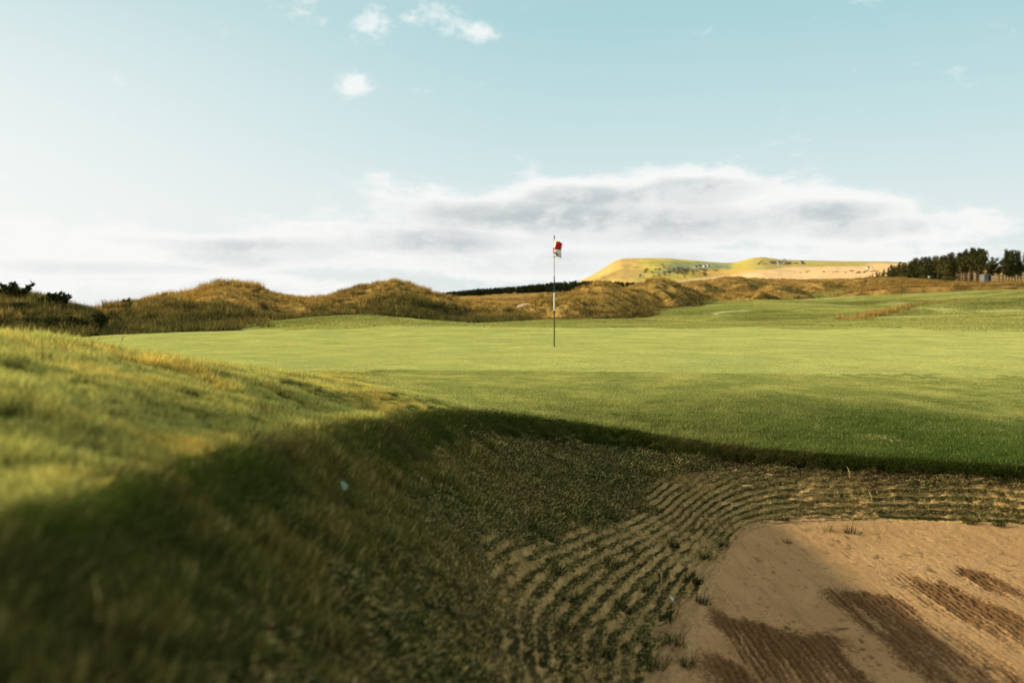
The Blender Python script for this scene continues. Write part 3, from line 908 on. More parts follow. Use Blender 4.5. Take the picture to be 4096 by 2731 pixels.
scatter('tall_marram', tall, up(len(tall)), rng.uniform(.4, 1.15, len(tall)), mg, 15)
scatter('heather', po, up(len(po)), rng.uniform(.4, 1.1, len(po)), mo, 12)
n = 9000
u = rng.uniform(380, 1080, n); d = np.exp(rng.uniform(math.log(89), math.log(300), n))
x, y, z = heath_z(u, d)
k = (np.exp(-((u - 512) / 22) ** 2 - ((d - 150) / 30) ** 2) < .25)
ph_ = np.stack([x, y, z], -1)[k]
scatter('dune_grass', ph_, up(len(ph_)), rng.uniform(.35, .9, len(ph_)), mr, 13)
# rough along the ridge across the fairway
n = 420
xs = rng.uniform(15.2, 25, n); ys = np.interp(xs, [15.0, 16.0, 20, 28], [46, 46.5, 50, 55]) + rng.normal(0, .45, n)
kk = rng.random(n) < np.interp(xs, [15, 20, 25], [1, .8, .2])
xs, ys = xs[kk], ys[kk]
scatter('ridge_rough', np.stack([xs, ys, ground_z(xs, ys)], -1), up(len(xs)), rng.uniform(.25, .55, len(xs)), mg, 14)

# ================================================================ FAR HILLS AND LAND
hc = [(520, 300), (560, 290), (581, 280.5), (596, 272.5), (606, 266), (614, 261), (621, 258.3), (630, 257.8), (650, 257.8), (670, 258.2), (697, 260.2), (720, 262.8), (731, 263), (741, 261), (752, 258), (762, 257), (772, 258.2), (781, 259.6), (805, 260.5), (850, 261.3), (888, 261.5), (930, 263.5), (980, 266), (1024, 268), (1150, 272), (1400, 285)]
nu, nd = 520, 90
us = np.linspace(520, 1400, nu); ks = np.linspace(0, 1.3, nd)
yc = smooth1(lut(hc, us), 5)
U, K = np.meshgrid(us, ks, indexing='ij')
YC = np.repeat(yc[:, None], nd, 1)
Dc = 1500 + 500 * sstep(640, 760, U)
D = 650 + (Dc - 650) * K
zc = CAM_Z + (308 - YC) / F * Dc; zb = CAM_Z + (308 - 297) / F * 650
prof = np.where(K <= 1, (np.clip(K, 0, 1) * .55 + .45 * np.sin(np.clip(K, 0, 1) * np.pi / 2) ** 2), 1 - .5 * (K - 1))
Zh = zb + (zc - zb) * prof
Xh = (U - 512) / F * D
Zh = Zh + (6.0 * fbm(Xh / 90, D / 130, 501) + 2.0 * fbm(Xh / 25, D / 30, 505)) * np.clip(np.sin(np.clip(K, 0, 1) * np.pi), 0, 1) * (1 - .55 * sstep(700, 800, U))
VV = 308 - (Zh - CAM_Z) / D * F                # apparent height, to lay the fields out
colr = np.zeros(U.shape + (3,))
def paint(mask, c):
    global colr
    colr = colr * (1 - mask[..., None]) + np.minimum(np.array(c) * 1.5, .9) * mask[..., None]
wb = 1.2 * fbm(Xh / 60, D / 90, 511)
Uw = U + wb * 2; Vw = VV + wb * .5
colr[:] = (0.54, 0.43, 0.125)
paint(sstep(660, 650, Uw + (Vw - 258) * 1.0), (0.44, 0.30, 0.095))            # left shoulder
paint(sstep(640, 652, Uw - (Vw - 258) * .5 + 8) * sstep(760, 740, Uw), (0.42, 0.33, 0.07))
scrub = sstep(.15, .5, fbm(Xh / 22, D / 40, 521)) * sstep(660, 620, Uw - (Vw - 262)) * sstep(262, 270, Vw)
paint(scrub * .75, (0.13, 0.10, 0.035))
paint(sstep(264.6, 265.4, Vw + (Uw - 690) * .02) * sstep(734, 726, Uw - (265 - Vw) * 6) * sstep(653, 664, Uw + (Vw - 270) * 3) * sstep(274, 272.6, Vw) * sstep(262.2, 263.4, Vw + .016 * (735 - Uw)), (0.25, 0.25, 0.11))
teal = sstep(655, 690, Uw + (268 - Vw) * 2) * sstep(736, 728, Uw) * sstep(269, 268, Vw) * sstep(260.5, 262.5, Vw - (Uw - 690) * .03)
paint(teal, (0.24, 0.25, 0.12))
paint(sstep(269, 270.5, Vw) * sstep(690, 700, Uw + (274 - Vw) * 6) * sstep(810, 800, Uw + (Vw - 268) * 5), (0.50, 0.31, 0.085))
pale = sstep(742, 752, Uw - (272 - Vw) * 8) * sstep(266.3, 267.2, Vw + (Uw - 800) * .012)
paint(pale, (0.62, 0.40, 0.19))
paint(sstep(860, 875, Uw) * sstep(262.5, 263.3, Vw - (Uw - 880) * .02), (0.60, 0.39, 0.17))
paint(sstep(920, 940, Uw) * (.9 + .1 * np.sign(np.sin(Xh / 7.0))), (0.17, 0.115, 0.045))
paint(sstep(.1, .4, fbm(Xh / 30, D / 50, 531)) * sstep(756, 764, Uw) * sstep(792, 784, Uw) * sstep(259.5, 260.5, Vw) * sstep(264, 262.5, Vw) * .8, (0.16, 0.13, 0.03))
hills = mesh_np('hills', np.stack([Xh, D, Zh], -1).reshape(-1, 3), grid_quads(nu, nd), mats=vcol_mat('hill_fields', 'field', .03, .16, .35, .02),
                attrs={'field': colr.reshape(-1, 3)})
tag(hills, kind='structure')


def hill_pt(u, v, kmax=1.0):
    i = int(np.clip(np.searchsorted(us, u), 0, nu - 1))
    colv = VV[i]; ok = ks <= kmax
    j = int(np.argmin(np.abs(np.where(ok, colv, 1e6) - v)))
    return float(Xh[i, j]), float(D[i, j]), float(Zh[i, j])


# land to the horizon
t = NT('far_land')
nn = t.noise(t.pos(), .004, 4)
far_land = t.done(t.bsdf(t.mix(nn, (0.16, 0.14, 0.06), (0.26, 0.2, 0.08)), .95, None, .02))
nr, na_ = 30, 96
rr = np.concatenate([[0.0], np.exp(np.linspace(math.log(120), math.log(14000), nr - 1))])
A, Rr = np.meshgrid(np.linspace(0, 2 * np.pi, na_, endpoint=False), rr, indexing='ij')
zz = -6 - 0.0 * Rr + 3 * fbm(np.cos(A) * Rr / 200, np.sin(A) * Rr / 200, 601)
land = mesh_np('ground', np.stack([Rr * np.cos(A), Rr * np.sin(A), zz], -1).reshape(-1, 3), grid_quads(na_, nr, True), mats=far_land)
tag(land, kind='structure')

# small far bunker between the dunes
def heath_pt(u, d, noise=True):
    x, y, z = heath_z(np.array([float(u)]), np.array([float(d)]), noise)
    return float(x[0]), float(y[0]), float(z[0])


fb = []
c0 = heath_pt(526, 93)
nr_, na2 = 10, 28
for j in range(na2):
    for i in range(nr_):
        a_ = 2 * math.pi * j / na2; r_ = i / (nr_ - 1)
        rx, ry = 1.1 * (1 + .2 * math.sin(2 * a_ + .6)), 2.6
        xx, yy = c0[0] + rx * r_ * math.cos(a_), c0[1] + ry * r_ * math.sin(a_)
        hz = heath_pt(512 + F * xx / yy, yy)[2]
        fb.append((xx, yy, hz + .12 + .45 * (r_ ** 2) * max(0, math.sin(a_)) + .25 * (1 - r_)))
farb = mesh_np('sand_trap', fb, grid_quads(na2, nr_, True), mats=plain('far_sand', (0.62, 0.42, 0.27), .95, .1, .12, 2.0))
tag(farb, 'small pale sand bunker cut into the slope between the dunes left of the flagstick', 'bunker')

# ================================================================ TREES
PINE = blade_mat('pine_needles', (0.012, 0.020, 0.008), (0.080, 0.088, 0.030), (0.13, 0.11, 0.035), .25, .45, .65, .25, None, 0, .6)
BARK = plain('bark', (0.11, 0.075, 0.05), .9, .1, .3, 6.0)


def crown_mesh(name, blobs, n, size, seed, mat, parent, sweep=(0, 0)):
    r = np.random.default_rng(seed)
    V = []; T = []; Rn = []
    w = np.array([b[3] * b[4] * b[5] for b in blobs]) ** .75; w = w / w.sum()
    idx = r.choice(len(blobs), n, p=w)
    B = np.array(blobs)[idx]
    dv = r.normal(size=(n, 3)); dv /= np.linalg.norm(dv, axis=1, keepdims=True)
    rad = r.random(n)[:, None] ** .38
    c = B[:, :3] + dv * rad * B[:, 3:6]
    c[:, 0] += sweep[0] * c[:, 2]; c[:, 1] += sweep[1] * c[:, 2]
    ax = r.normal(size=(n, 3)) + np.array([.9, 0, .7]); ax /= np.linalg.norm(ax, axis=1, keepdims=True)
    sd = np.cross(ax, r.normal(size=(n, 3))); sd /= np.linalg.norm(sd, axis=1, keepdims=True)
    L = size * (0.6 + .9 * r.random(n))[:, None]
    v = np.stack([c - sd * L * .30, c + sd * L * .30, c + ax * L * .6 + sd * L * .22, c + ax * L * .6 - sd * L * .22, c + ax * L * 1.15], 1)
    b = np.arange(n)[:, None] * 5
    tt = np.clip(.35 + .65 * rad, 0, 1)
    return mesh_np(name, v.reshape(-1, 3), b + np.array([0, 1, 2, 3]), b + np.array([3, 2, 4]), mat, False,
                   {'t': np.repeat(tt.ravel(), 5) * np.tile([.6, .6, 1, 1, 1], n), 'rnd': np.repeat(r.random(n), 5)}, parent)


def pine(kind, h, seed, loc):
    """kind 0: clothed to the ground, 1: bare stem, crown on top, 2: round open crown"""
    r = np.random.default_rng(seed)
    o = empty('pine_tree', loc)
    m = MB(); lean = .10 + .05 * r.normal()
    m.tube([(0, 0, -.3), (lean * .2 * h * .3, 0, .35 * h), (lean * h * .6, 0, .7 * h), (lean * h, 0, .95 * h)], [.13, .11, .08, .03], 7)
    blobs = []
    z0 = {0: .05, 1: random.choice((.22, .30, .38, .44, .48)), 2: .36}[kind] * h
    for k in range(16 if kind != 2 else 14):
        f = (k + .5) / 16
        z = z0 + (h - z0) * f
        if kind == 2:
            a_ = r.random() * 6.28; rr_ = h * .30 * math.sqrt(max(0, math.sin(min(1, f * 1.05) * 3.0)))
            blobs.append((lean * z + rr_ * math.cos(a_), rr_ * math.sin(a_), z, h * .13, h * .13, h * .075))
        else:
            wdt = h * (.20 if kind == 0 else .15) * (1.15 - .75 * f) * (0.75 + .5 * r.random())
            a_ = r.random() * 6.28
            blobs.append((lean * z + wdt * .6 * math.cos(a_) + .25 * f, wdt * .6 * math.sin(a_), z, wdt, wdt, h * .055 + .12))
    for b in blobs[::2]:
        zt = max(.2, b[2] - .08 * h)
        m.tube([(lean * zt * .8, 0, zt), ((lean * zt * .8 + b[0]) / 2, b[1] / 2, (zt + b[2]) / 2), (b[0], b[1], b[2])], [.05, .035, .015], 5)
    m.build('trunk', BARK, o, True)
    crown_mesh('crown', blobs, {0: 1300, 1: 900, 2: 1100}[kind], .30, seed + 5, PINE, o)
    return o


wind_lab = 'dark wind-bent pine clothed to the ground in the shelterbelt on the right'
stem_lab = 'dark pine with a bare upright stem at the taller right end of the shelterbelt'
protoA = []
# shelterbelt: rises from the left to the right
topv = [(868, 276.5), (884, 268), (900, 262), (915, 258.5), (930, 257), (945, 254.5), (955, 252), (965, 250), (974, 248.5), (979, 249)]
n_t = 0
A0 = []
protos0, protos1 = [], []
for i in range(46):
    f = i / 45
    u = 870 + 108 * f ** .92 + random.uniform(-1.2, 1.2)
    d = 232 + random.uniform(0, 26) - (8 if i % 3 == 0 else 0)
    gx, gy, gz = heath_pt(u, d)
    top = np.interp(u, [p[0] for p in topv], [p[1] for p in topv]) + random.uniform(-1.2, 2.4)
    h = max(1.0, (CAM_Z + (308 - top) / F * d) - gz)
    bare = u > 950 or (u > 930 and random.random() < .5)
    lst = protos1 if bare else protos0
    H0 = 6.0
    if len(lst) < (7 if bare else 4):
        t_ = pine(1 if bare else 0, H0, 700 + i, (gx, gy, gz))
        t_.scale = (h / H0 * (1.0 if not bare else .95),) * 3
        t_.rotation_euler = (0, 0, random.uniform(-.4, .4))
        tag(t_, stem_lab if bare else wind_lab, 'tree', 'pines of the shelterbelt with bare stems' if bare else 'pines of the shelterbelt clothed to the ground')
        lst.append(t_)
    else:
        dup(random.choice(lst), (gx, gy, gz), random.uniform(-.4, .4), h / H0)


def single(u, vb, vt, d, kind, seed, label, wide=1.0, name='pine_tree'):
    gx, gy, gz = heath_pt(u, d)
    h = CAM_Z + (308 - vt) / F * d - gz
    t_ = pine(kind, 6.0, seed, (gx, gy, gz)); t_.name = name
    t_.scale = (h / 6.0 * wide, h / 6.0 * wide, h / 6.0)
    tag(t_, label, 'tree'); return t_


single(981, 278, 258, 245, 2, 801, 'broad round-topped tree just right of the tall end of the shelterbelt', 1.35)
single(990.5, 278, 257.5, 250, 1, 802, 'slim lone tree with a thin stem in the gap right of the shelterbelt', .85)
single(999, 278, 256.5, 252, 2, 803, 'low thin tree between the slim lone tree and the right-hand clump', .8)
cl = [(1003, 250), (1006, 252), (1009, 254), (1012, 251), (1015, 250.5), (1018, 249.5), (1021, 252), (1027, 253), (1033, 250), (1040, 252), (1048, 255), (1058, 254)]
c0_ = None
for i, (u, vt) in enumerate(cl):
    d = 246 + (i * 7) % 13
    gx, gy, gz = heath_pt(u, d)
    h = CAM_Z + (308 - vt) / F * d - gz
    if i < 3:
        t_ = pine(1, 6.0, 820 + i, (gx, gy, gz)); t_.scale = (h / 6 * .72, h / 6 * .72, h / 6)
        tag(t_, 'tall thin-stemmed pine in the clump at the right edge of the picture', 'tree', 'pines of the right-hand clump')
        cl[i] = t_
    else:
        dup(cl[i % 3], (gx, gy, gz), random.uniform(0, 6), (h / 6 * .72, h / 6 * .72, h / 6))

# the conifer plantation behind the dunes reads as one dark mass
CON = blade_mat('conifer_needles', (0.010, 0.016, 0.008), (0.035, 0.045, 0.020), (0.05, 0.055, 0.02), .05, .45, .65, .2, None, 0, .6)
con = []
for k in range(3):
    blobs = [(0, 0, .5 + 4.6 * (j + .5) / 9, 1.15 * (1 - j / 9.5) + .1, 1.15 * (1 - j / 9.5) + .1, .35) for j in range(9)]
    o = crown_mesh('conifer_source', blobs, 420, .42, 850 + k, CON, None)
    col.objects.unlink(o); lib.append(o); con.append(o)
n = 900
u = rng.uniform(424, 662, n); d = rng.uniform(400, 500, n)
x, y, z = heath_z(u, d)
tv = lut([(424, 297), (432, 293), (455, 290.3), (478, 288), (522, 285), (545, 282.5), (561, 281), (580, 280), (610, 280.2), (640, 282), (650, 284), (662, 290)], u)
h = np.maximum(.6, CAM_Z + (308 - tv) / F * d - z) * rng.uniform(.8, 1.06, n)
wood = scatter('conifer_wood', np.stack([x, y, z], -1), up(n), h / 5.4, con, 21)
# scrub and trees among the fields
pts = []
for (u0, u1, v0, v1, nn_) in ((663, 706, 268.5, 277, 90), (676, 690, 267, 273, 40), (636, 668, 268, 277, 26), (700, 716, 269.5, 271, 10), (756, 790, 261, 264, 22), (791, 812, 262.6, 263.8, 9), (725, 745, 276, 279, 6), (790, 850, 271.5, 272.8, 12), (850, 880, 270, 273, 24), (640, 664, 262, 266, 6)):
    for _ in range(nn_):
        pts.append(hill_pt(random.uniform(u0, u1), random.uniform(v0, v1)))
pts = np.array(pts); pts[:, 2] -= 1.0
SCR = blade_mat('field_scrub', (0.13, 0.10, 0.045), (0.32, 0.24, 0.10), (0.17, 0.165, 0.13), .01, .45, .6, .2, None, 0, .5)
scr = []
for k in range(2):
    o = crown_mesh('scrub_source', [(0, 0, 1.4, 1.7, 1.7, 1.2), (1.2, .4, 1.0, 1.3, 1.3, .9), (-1.1, -.3, 1.1, 1.2, 1.2, 1)], 260, .5, 870 + k, SCR, None)
    col.objects.unlink(o); lib.append(o); scr.append(o)
scatter('field_hedges', pts, up(len(pts)), rng.uniform(.35, 1.1, len(pts)), scr, 22)

# ---------------------------------------------------------------- farm buildings on the hill
WHITEW = plain('limewash', (0.74, 0.70, 0.62), .85, .1, .06, .4)
STONEW = plain('stone_wall', (0.36, 0.30, 0.23), .9, .1, .15, .6)
SLATE = plain('slate_roof', (0.16, 0.14, 0.13), .8, .2, .15, .6)
DARKG = plain('window_glass', (0.03, 0.03, 0.035), .3, .4, .1, 1)


def house(u, v, w, dpt, h, wallm, label, rz=.3, name='farmhouse'):
    w, dpt, h = w * .75, dpt * .75, h * .75
    x, y, z = hill_pt(u, v)
    o = empty(name, (x, y, z), rz)
    m = MB(); m.box((0, 0, h / 2 - 1.5), (w, dpt, h + 3)); wl = m
    n0 = len(m.v)
    for sx in (-1, 1):       # gables
        m.v += [(sx * w / 2, -dpt / 2, h), (sx * w / 2, dpt / 2, h), (sx * w / 2, 0, h + dpt * .42)]
        k0 = len(m.v) - 3; m.t.append((k0, k0 + 1, k0 + 2))
    m.build('wall', wallm, o)
    r_ = MB(); ov = .3; rh = dpt * .42
    for s_ in (-1, 1):
        k0 = len(r_.v)
        r_.v += [(-w / 2 - ov, s_ * (dpt / 2 + ov), h - .2), (w / 2 + ov, s_ * (dpt / 2 + ov), h - .2), (w / 2 + ov, 0, h + rh + .12), (-w / 2 - ov, 0, h + rh + .12)]
        r_.q.append((k0, k0 + 1, k0 + 2, k0 + 3))
    rf = r_.build('roof', SLATE, o)
    MB().box((w * .38, 0, h + rh + .4), (.8, .8, 1.6)).build('chimney', wallm, rf)
    for k in range(3):
        MB().box((-w * .3 + k * w * .3, -dpt / 2 - .02, h * .55), (1.0, .1, 1.2)).build('window', DARKG, o)
    tag(o, label, 'house', 'farm buildings on the far hill'); return o


house(779, 264.4, 11, 7, 4.5, WHITEW, 'white gabled farmhouse below the round hilltop, leftmost and brightest of the farm')
house(783, 263.2, 9, 7, 6.0, STONEW, 'tall stone house directly right of the white farmhouse', 1.2)
house(787.5, 264.2, 12, 6, 3.5, STONEW, 'long low stone barn at the right end of the main farm', .1, 'barn')
house(771, 263.4, 12, 6, 3.0, STONEW, 'low pale barn standing apart at the left end of the farm', .0, 'barn')
house(801, 263.3, 8, 6, 4.0, STONEW, 'small stone cottage among bushes well right of the farm', .5, 'cottage')
for k, (u, v) in enumerate(((695, 267.2), (699, 267.2), (704, 267), (707.5, 267))):
    house(u, v, 5.5 + (k % 2), 4.5, 2.8, WHITEW,
          ['leftmost of the four small white sheds below the grey-green field', 'second from the left of the four small white sheds',
           'third from the left of the four small white sheds', 'rightmost of the four small white sheds below the grey-green field'][k], .2 * k, 'shed')
house(866.5, 268.0, 4.5, 4, 2.6, WHITEW, 'left of two white cottages showing above the bushes left of the shelterbelt', .4, 'cottage')
house(870.5, 268.3, 4.2, 4, 2.3, WHITEW, 'right of two white cottages showing above the bushes left of the shelterbelt', .9, 'cottage')

# grey shelter by the trees
gx, gy, gz = heath_pt(986, 205)
HUTW = plain('weathered_boards', (0.17, 0.18, 0.20), .8, .2, .2, 5); HUTR = plain('felt_roof', (0.24, 0.25, 0.27), .8, .2, .1, 4)
hut = empty('golf_shelter', (gx, gy, gz), .25)
m = MB(); m.box((0, .55, .55), (1.7, .08, 1.7)); m.box((-.81, 0, .55), (.08, 1.0, 1.7)); m.box((.81, 0, .55), (.08, 1.0, 1.7)); m.box((-.3, -.5, .55), (.95, .06, 1.7))
m.build('wall', HUTW, hut)
MB().box((0, 0, 1.45), (1.95, 1.4, .09)).build('roof', HUTR, hut)
MB().box((.1, .2, .25), (1.1, .3, .1)).build('bench', HUTW, hut)
tag(hut, 'small grey open-fronted shelter at the edge of the heath by the trees', 'shelter')

# white marker board on the heath and a small post
gx, gy, gz = heath_pt(929, 190)
mk = empty('marker_board', (gx, gy, gz), .1)
m = MB(); m.tube([(0, 0, -.3), (0, 0, .62)], [.03, .03], 8); m.build('post', BARK, mk)
vb = []; nb_ = 18
for yv in (-.03, .03):
    vb += [(.17 * math.cos(2 * math.pi * k / nb_), yv, .80 + .26 * math.sin(2 * math.pi * k / nb_)) for k in range(nb_)]
    vb.append((0, yv * 1.3, .80))
tq = [(k, (k + 1) % nb_, nb_ + 1 + (k + 1) % nb_, nb_ + 1 + k) for k in range(nb_)]
tt_ = [(nb_, k, (k + 1) % nb_) for k in range(nb_)] + [(2 * nb_ + 1, nb_ + 1 + (k + 1) % nb_, nb_ + 1 + k) for k in range(nb_)]
mesh_np('board', vb, tq, tt_, plain('white_paint', (0.8, 0.78, 0.7), .5, .3, .05, 5), False, parent=mk)
tag(mk, 'small white oval marker on a short post in front of the shelterbelt', 'marker')

# ================================================================ GORSE
GORSE = blade_mat('gorse', (0.010, 0.014, 0.006), (0.045, 0.055, 0.020), (0.07, 0.07, 0.025), .8, .45, .65, .2, None, 0, .6)


def gorse(u, v, d, w, h, seed, spiky, label, surf=None, name='gorse_bush'):
    x, y, z = P(u, v, d)
    if surf is not None:
        kk = np.linspace(0, 1.0, 200); sx, sy, sz = surf.at(np.full(200, float(u)), kk)
        vis = 308 - (sz - CAM_Z) / sy * F; j = int(np.argmin(np.abs(vis - v))); x, y, z = float(sx[j]), float(sy[j]), float(sz[j])
    o = empty(name, (x, y, z - .08))
    r = np.random.default_rng(seed); m = MB(); blobs = []
    ns = 11 if spiky else 8
    for k in range(ns):
        a_ = r.random() * 6.28; rr_ = w * .5 * math.sqrt(r.random()); hh = h * (.5 + .6 * r.random()) * (1 - .3 * rr_ / w * 2)
        tip = (rr_ * 1.0 * math.cos(a_) + .25 * hh * (1 if spiky else .2), rr_ * math.sin(a_), hh)
        m.tube([(tip[0] * .25, tip[1] * .25, -.1), (tip[0] * .6, tip[1] * .6, hh * .55), tip], [.03, .022, .008], 5)
        for f in (np.linspace(.35, 1.0, 5) if spiky else np.linspace(.3, .9, 3)):
            g = (.10 * w * (1.15 - f) if spiky else .22 * w)
            blobs.append((tip[0] * f, tip[1] * f, hh * f, max(.05, g), max(.05, g), max(.07, (.09 if spiky else .16) * h)))
    m.build('stem', BARK, o, True)
    crown_mesh('foliage', blobs, 1500 if spiky else 1800, .10 * max(w, .6), seed + 3, GORSE, o)
    tag(o, label, 'bush'); return o


gorse(13, 299, 36, 1.2, .85, 901, True, 'spiky dark gorse bush on the skyline at the far left edge', d1)
gorse(51, 307, 36, 1.1, .66, 902, True, 'spiky gorse bush on the dark dune crest, second from the left edge', d1)
gorse(72, 328, 34, .8, .5, 903, False, 'round dark gorse bush low on the slope, left of a matching pair', d1)
gorse(95, 327.5, 34, .8, .54, 904, False, 'round dark gorse bush low on the slope, right of a matching pair', d1)
gorse(103, 313, 50, .9, .45, 905, False, 'small shrub where the tall golden dune begins on the left', d3)
gorse(125, 306, 52, .6, .36, 906, True, 'lone small shrub on the left skyline of the tall golden dune', d3)
gorse(163, 299.5, 56, .9, .42, 907, True, 'thin upright shrub halfway up the left skyline of the tall golden dune', d3)
gorse(24, 312, 33, 1.0, .4, 909, False, 'low dark bush on the shaded dune below the leftmost skyline gorse', d1)
gorse(40, 325, 33, 1.1, .35, 910, False, 'flat dark bush at the foot of the shaded dune, left of the round pair', d1)

# ================================================================ TUFTS, STRAWS, LITTER IN THE BUNKER
G_TF = blade_mat('tuft_blades', (0.008, 0.014, 0.005), (0.045, 0.075, 0.018), (0.06, 0.09, 0.02), 3., .5, .7, .3, (0.2, .16, .06), .05)
tuftm = [clump('grass_tuft', 90, .055, .062, .65, .0032, 2.1, G_TF, 930 + k, .6) for k in range(4)]


def wall_hit(u, v):
    """the place on wall or sand seen along a line of sight"""
    best = None
    d = np.linspace(1.2, 8.2, 1400)
    x = (u - 512) / F * d; z = CAM_Z - (v - 308) / F * d
    th = np.arctan2(d - CY, x - CX); r = np.hypot(x - CX, d - CY); rf, rl = RF(th), RL(th)
    s = np.clip((r - rf) / (rl - rf), 0, 1)
    sz = np.where(r < rf, zf0, wall_xyz(th, s, False)[2])
    inside = r < rl
    hit = np.where(inside & (z <= sz))[0]
    j = hit[0] if len(hit) else len(d) - 1
    return float(x[j]), float(d[j]), float(sz[j]), float(th[j]), float(s[j])


tufts = [(691, 582, .9), (705, 558, .8), (722, 545, .7), (787, 544, .7), (803, 533, .7), (828, 534, .85), (851, 535, .95), (784, 519, .9), (940, 530, .7), (970, 527, .85),
         (998, 527, .8), (672, 545, .8), (655, 510, .7), (628, 550, .7), (608, 565, .8), (647, 592, .8), (664, 620, .9), (670, 645, .9), (652, 667, .9), (701, 602, .7),
         (612, 520, .7), (590, 545, .7), (660, 575, .7), (550, 570, .9), (560, 630, 1.0), (640, 640, .8), (684, 664, .8), (575, 600, .9), (620, 610, .8), (600, 655, .9), (530, 530, .8), (690, 530, .6)]
foot_lab = 'small dark green grass tuft growing out of the sandy bunker wall'
for i, (u, v, s_) in enumerate(tufts):
    x, y, z, th, s = wall_hit(u, v)
    src = tuftm[i % 4]
    o = src.copy(); link(o)
    o.name = 'grass_tuft'
    o.location = (x - .01 * math.cos(th), y - .01 * math.sin(th), z)
    o.rotation_euler = (random.uniform(-.2, .2), random.uniform(-.2, .2), random.uniform(0, 6.28))
    o.scale = (s_ * random.uniform(.8, 1.5), s_ * random.uniform(.7, 1.2), s_ * random.uniform(.7, 1.2))
    tag(o, foot_lab, 'grass tuft', 'grass tufts growing out of the bunker wall')

STRAW = plain('straw', (0.55, 0.42, 0.20), .7, .2, .15, 40)


def straw(u, v, du, dv, label, bend=.03, rad=.0022):
    a_ = np.array(wall_hit(u, v)[:3]); b_ = np.array(wall_hit(u + du, v + dv)[:3])
    n_ = np.array([0, -.6, .8]) * .03
    c_ = (a_ + b_) / 2 + n_ + np.array([bend, 0, bend * .5])
    m = MB(); m.tube([a_ + n_ * .3, c_, b_ + n_ * .5], [rad, rad * .9, rad * .4], 6)
    o = m.build('straw', STRAW, None, True); tag(o, label, 'straw'); return o


straw(638, 540, 18, 28, 'long pale bent straw lying down the middle of the bunker wall')
straw(657, 568, 4, 22, 'short thick pale straw below the long bent straw on the wall', .01, .003)
straw(600, 590, 14, -7, 'short pale straw lying on the mossy left part of the wall', .01)
straw(846, 466, 4, 14, 'thin pale straw sticking up under the right-hand lip', .0)
straw(868, 490, 4, 16, 'thin pale straw leaning on the ridges at the right of the wall', .0)
straw(720, 505, 10, 8, 'thin curved straw on the middle ridges of the wall', .05)
straw(742, 486, 12, 6, 'thin straw lying across the upper ridges of the wall', .02)
straw(795, 612, 8, 5, 'short pale straw lying on the smooth sand', .0)


def leaf(u, v, size, colr_, label, seed, off=.02):
    x, y, z, th, s = wall_hit(u, v)
    r = np.random.default_rng(seed); vv = []; k = 9
    for i in range(k):
        f = i / (k - 1); w = .45 * math.sin(math.pi * f ** .8) * (1 + .15 * r.normal())
        for sd in (-1, 0, 1):
            vv.append((sd * w * size, (f - .5) * size * 1.6, (.25 * abs(sd) * w + .12 * math.sin(f * 5)) * size))
    o = mesh_np('leaf', vv, grid_quads(k, 3), mats=plain('pale_leaf', colr_, .6, .3, .15, 60))
    o.location = (x - off * math.cos(th), y - off * math.sin(th), z + off * 1.2)
    o.rotation_euler = (.7, .35, .5)
    tag(o, label, 'leaf'); return o


leaf(331, 500, .03, (0.13, 0.22, 0.15), 'pale blue-green leaf caught on the blurred grassy left wall', 1, .04)
leaf(668, 602, .024, (0.5, 0.56, 0.48), 'small whitish scrap of leaf among tufts low on the wall', 2)

# scraps of dry clippings lying on the fringe
cx, cy = [], []
for (u, v, n_, su, sv) in ((868, 435.5, 40, 7, .8), (884, 437.0, 60, 6, 1.3), (875, 436, 25, 12, 1), (815, 427.5, 16, 3, 1), (897, 441, 12, 5, .7)):
    for _ in range(n_):
        uu_, vv_ = u + random.gauss(0, su), v + random.gauss(0, sv)
        d_ = 6.0
        for d_ in np.arange(7.0, 10.0, .02):
            z_ = CAM_Z - (vv_ - 308) / F * d_
            if z_ < float(ground_z(np.array([(uu_ - 512) / F * d_]), np.array([d_]))[0]) + .02: break
        cx.append((uu_ - 512) / F * d_); cy.append(d_)
cx, cy = np.array(cx), np.array(cy)
CLIP = blade_mat('dry_clippings', (.55, .45, .18), (.75, .62, .28), (.6, .5, .2), 4, .4, .6, .2)
cs = [clump('clipping_source', 9, .012, .012, .5, .005, 1.6, CLIP, 960)]
scatter('grass_clippings', np.stack([cx, cy, ground_z(cx, cy) + .014], -1), up(len(cx)), rng.uniform(.7, 1.3, len(cx)), cs, 31)

# tall seed stalk on the bank's skyline
STK = plain('seed_stalk', (0.40, 0.36, 0.14), .8, .1, .2, 30)
for (u, v, d_, hh, lab) in ((118, 337, 5.6, .10, 'lone tall leaning grass stalk on the skyline of the left bank'), (93, 331, 5.0, .06, 'curved seed stalk on the left bank, left of the lone tall stalk')):
    x, y, _ = P(u, v, d_); z = float(ground_z(np.array([x]), np.array([y]))[0])
    m = MB(); m.tube([(x, y, z - .01), (x + .006, y, z + hh * .5), (x + .022, y, z + hh)], [.0022, .002, .0012], 6)
    m.tube([(x + .022, y, z + hh), (x + .026, y, z + hh + .012), (x + .034, y, z + hh + .03)], [.0012, .0042, .001], 6)
    o = m.build('grass_stalk', STK, None, True); tag(o, lab, 'grass stalk')

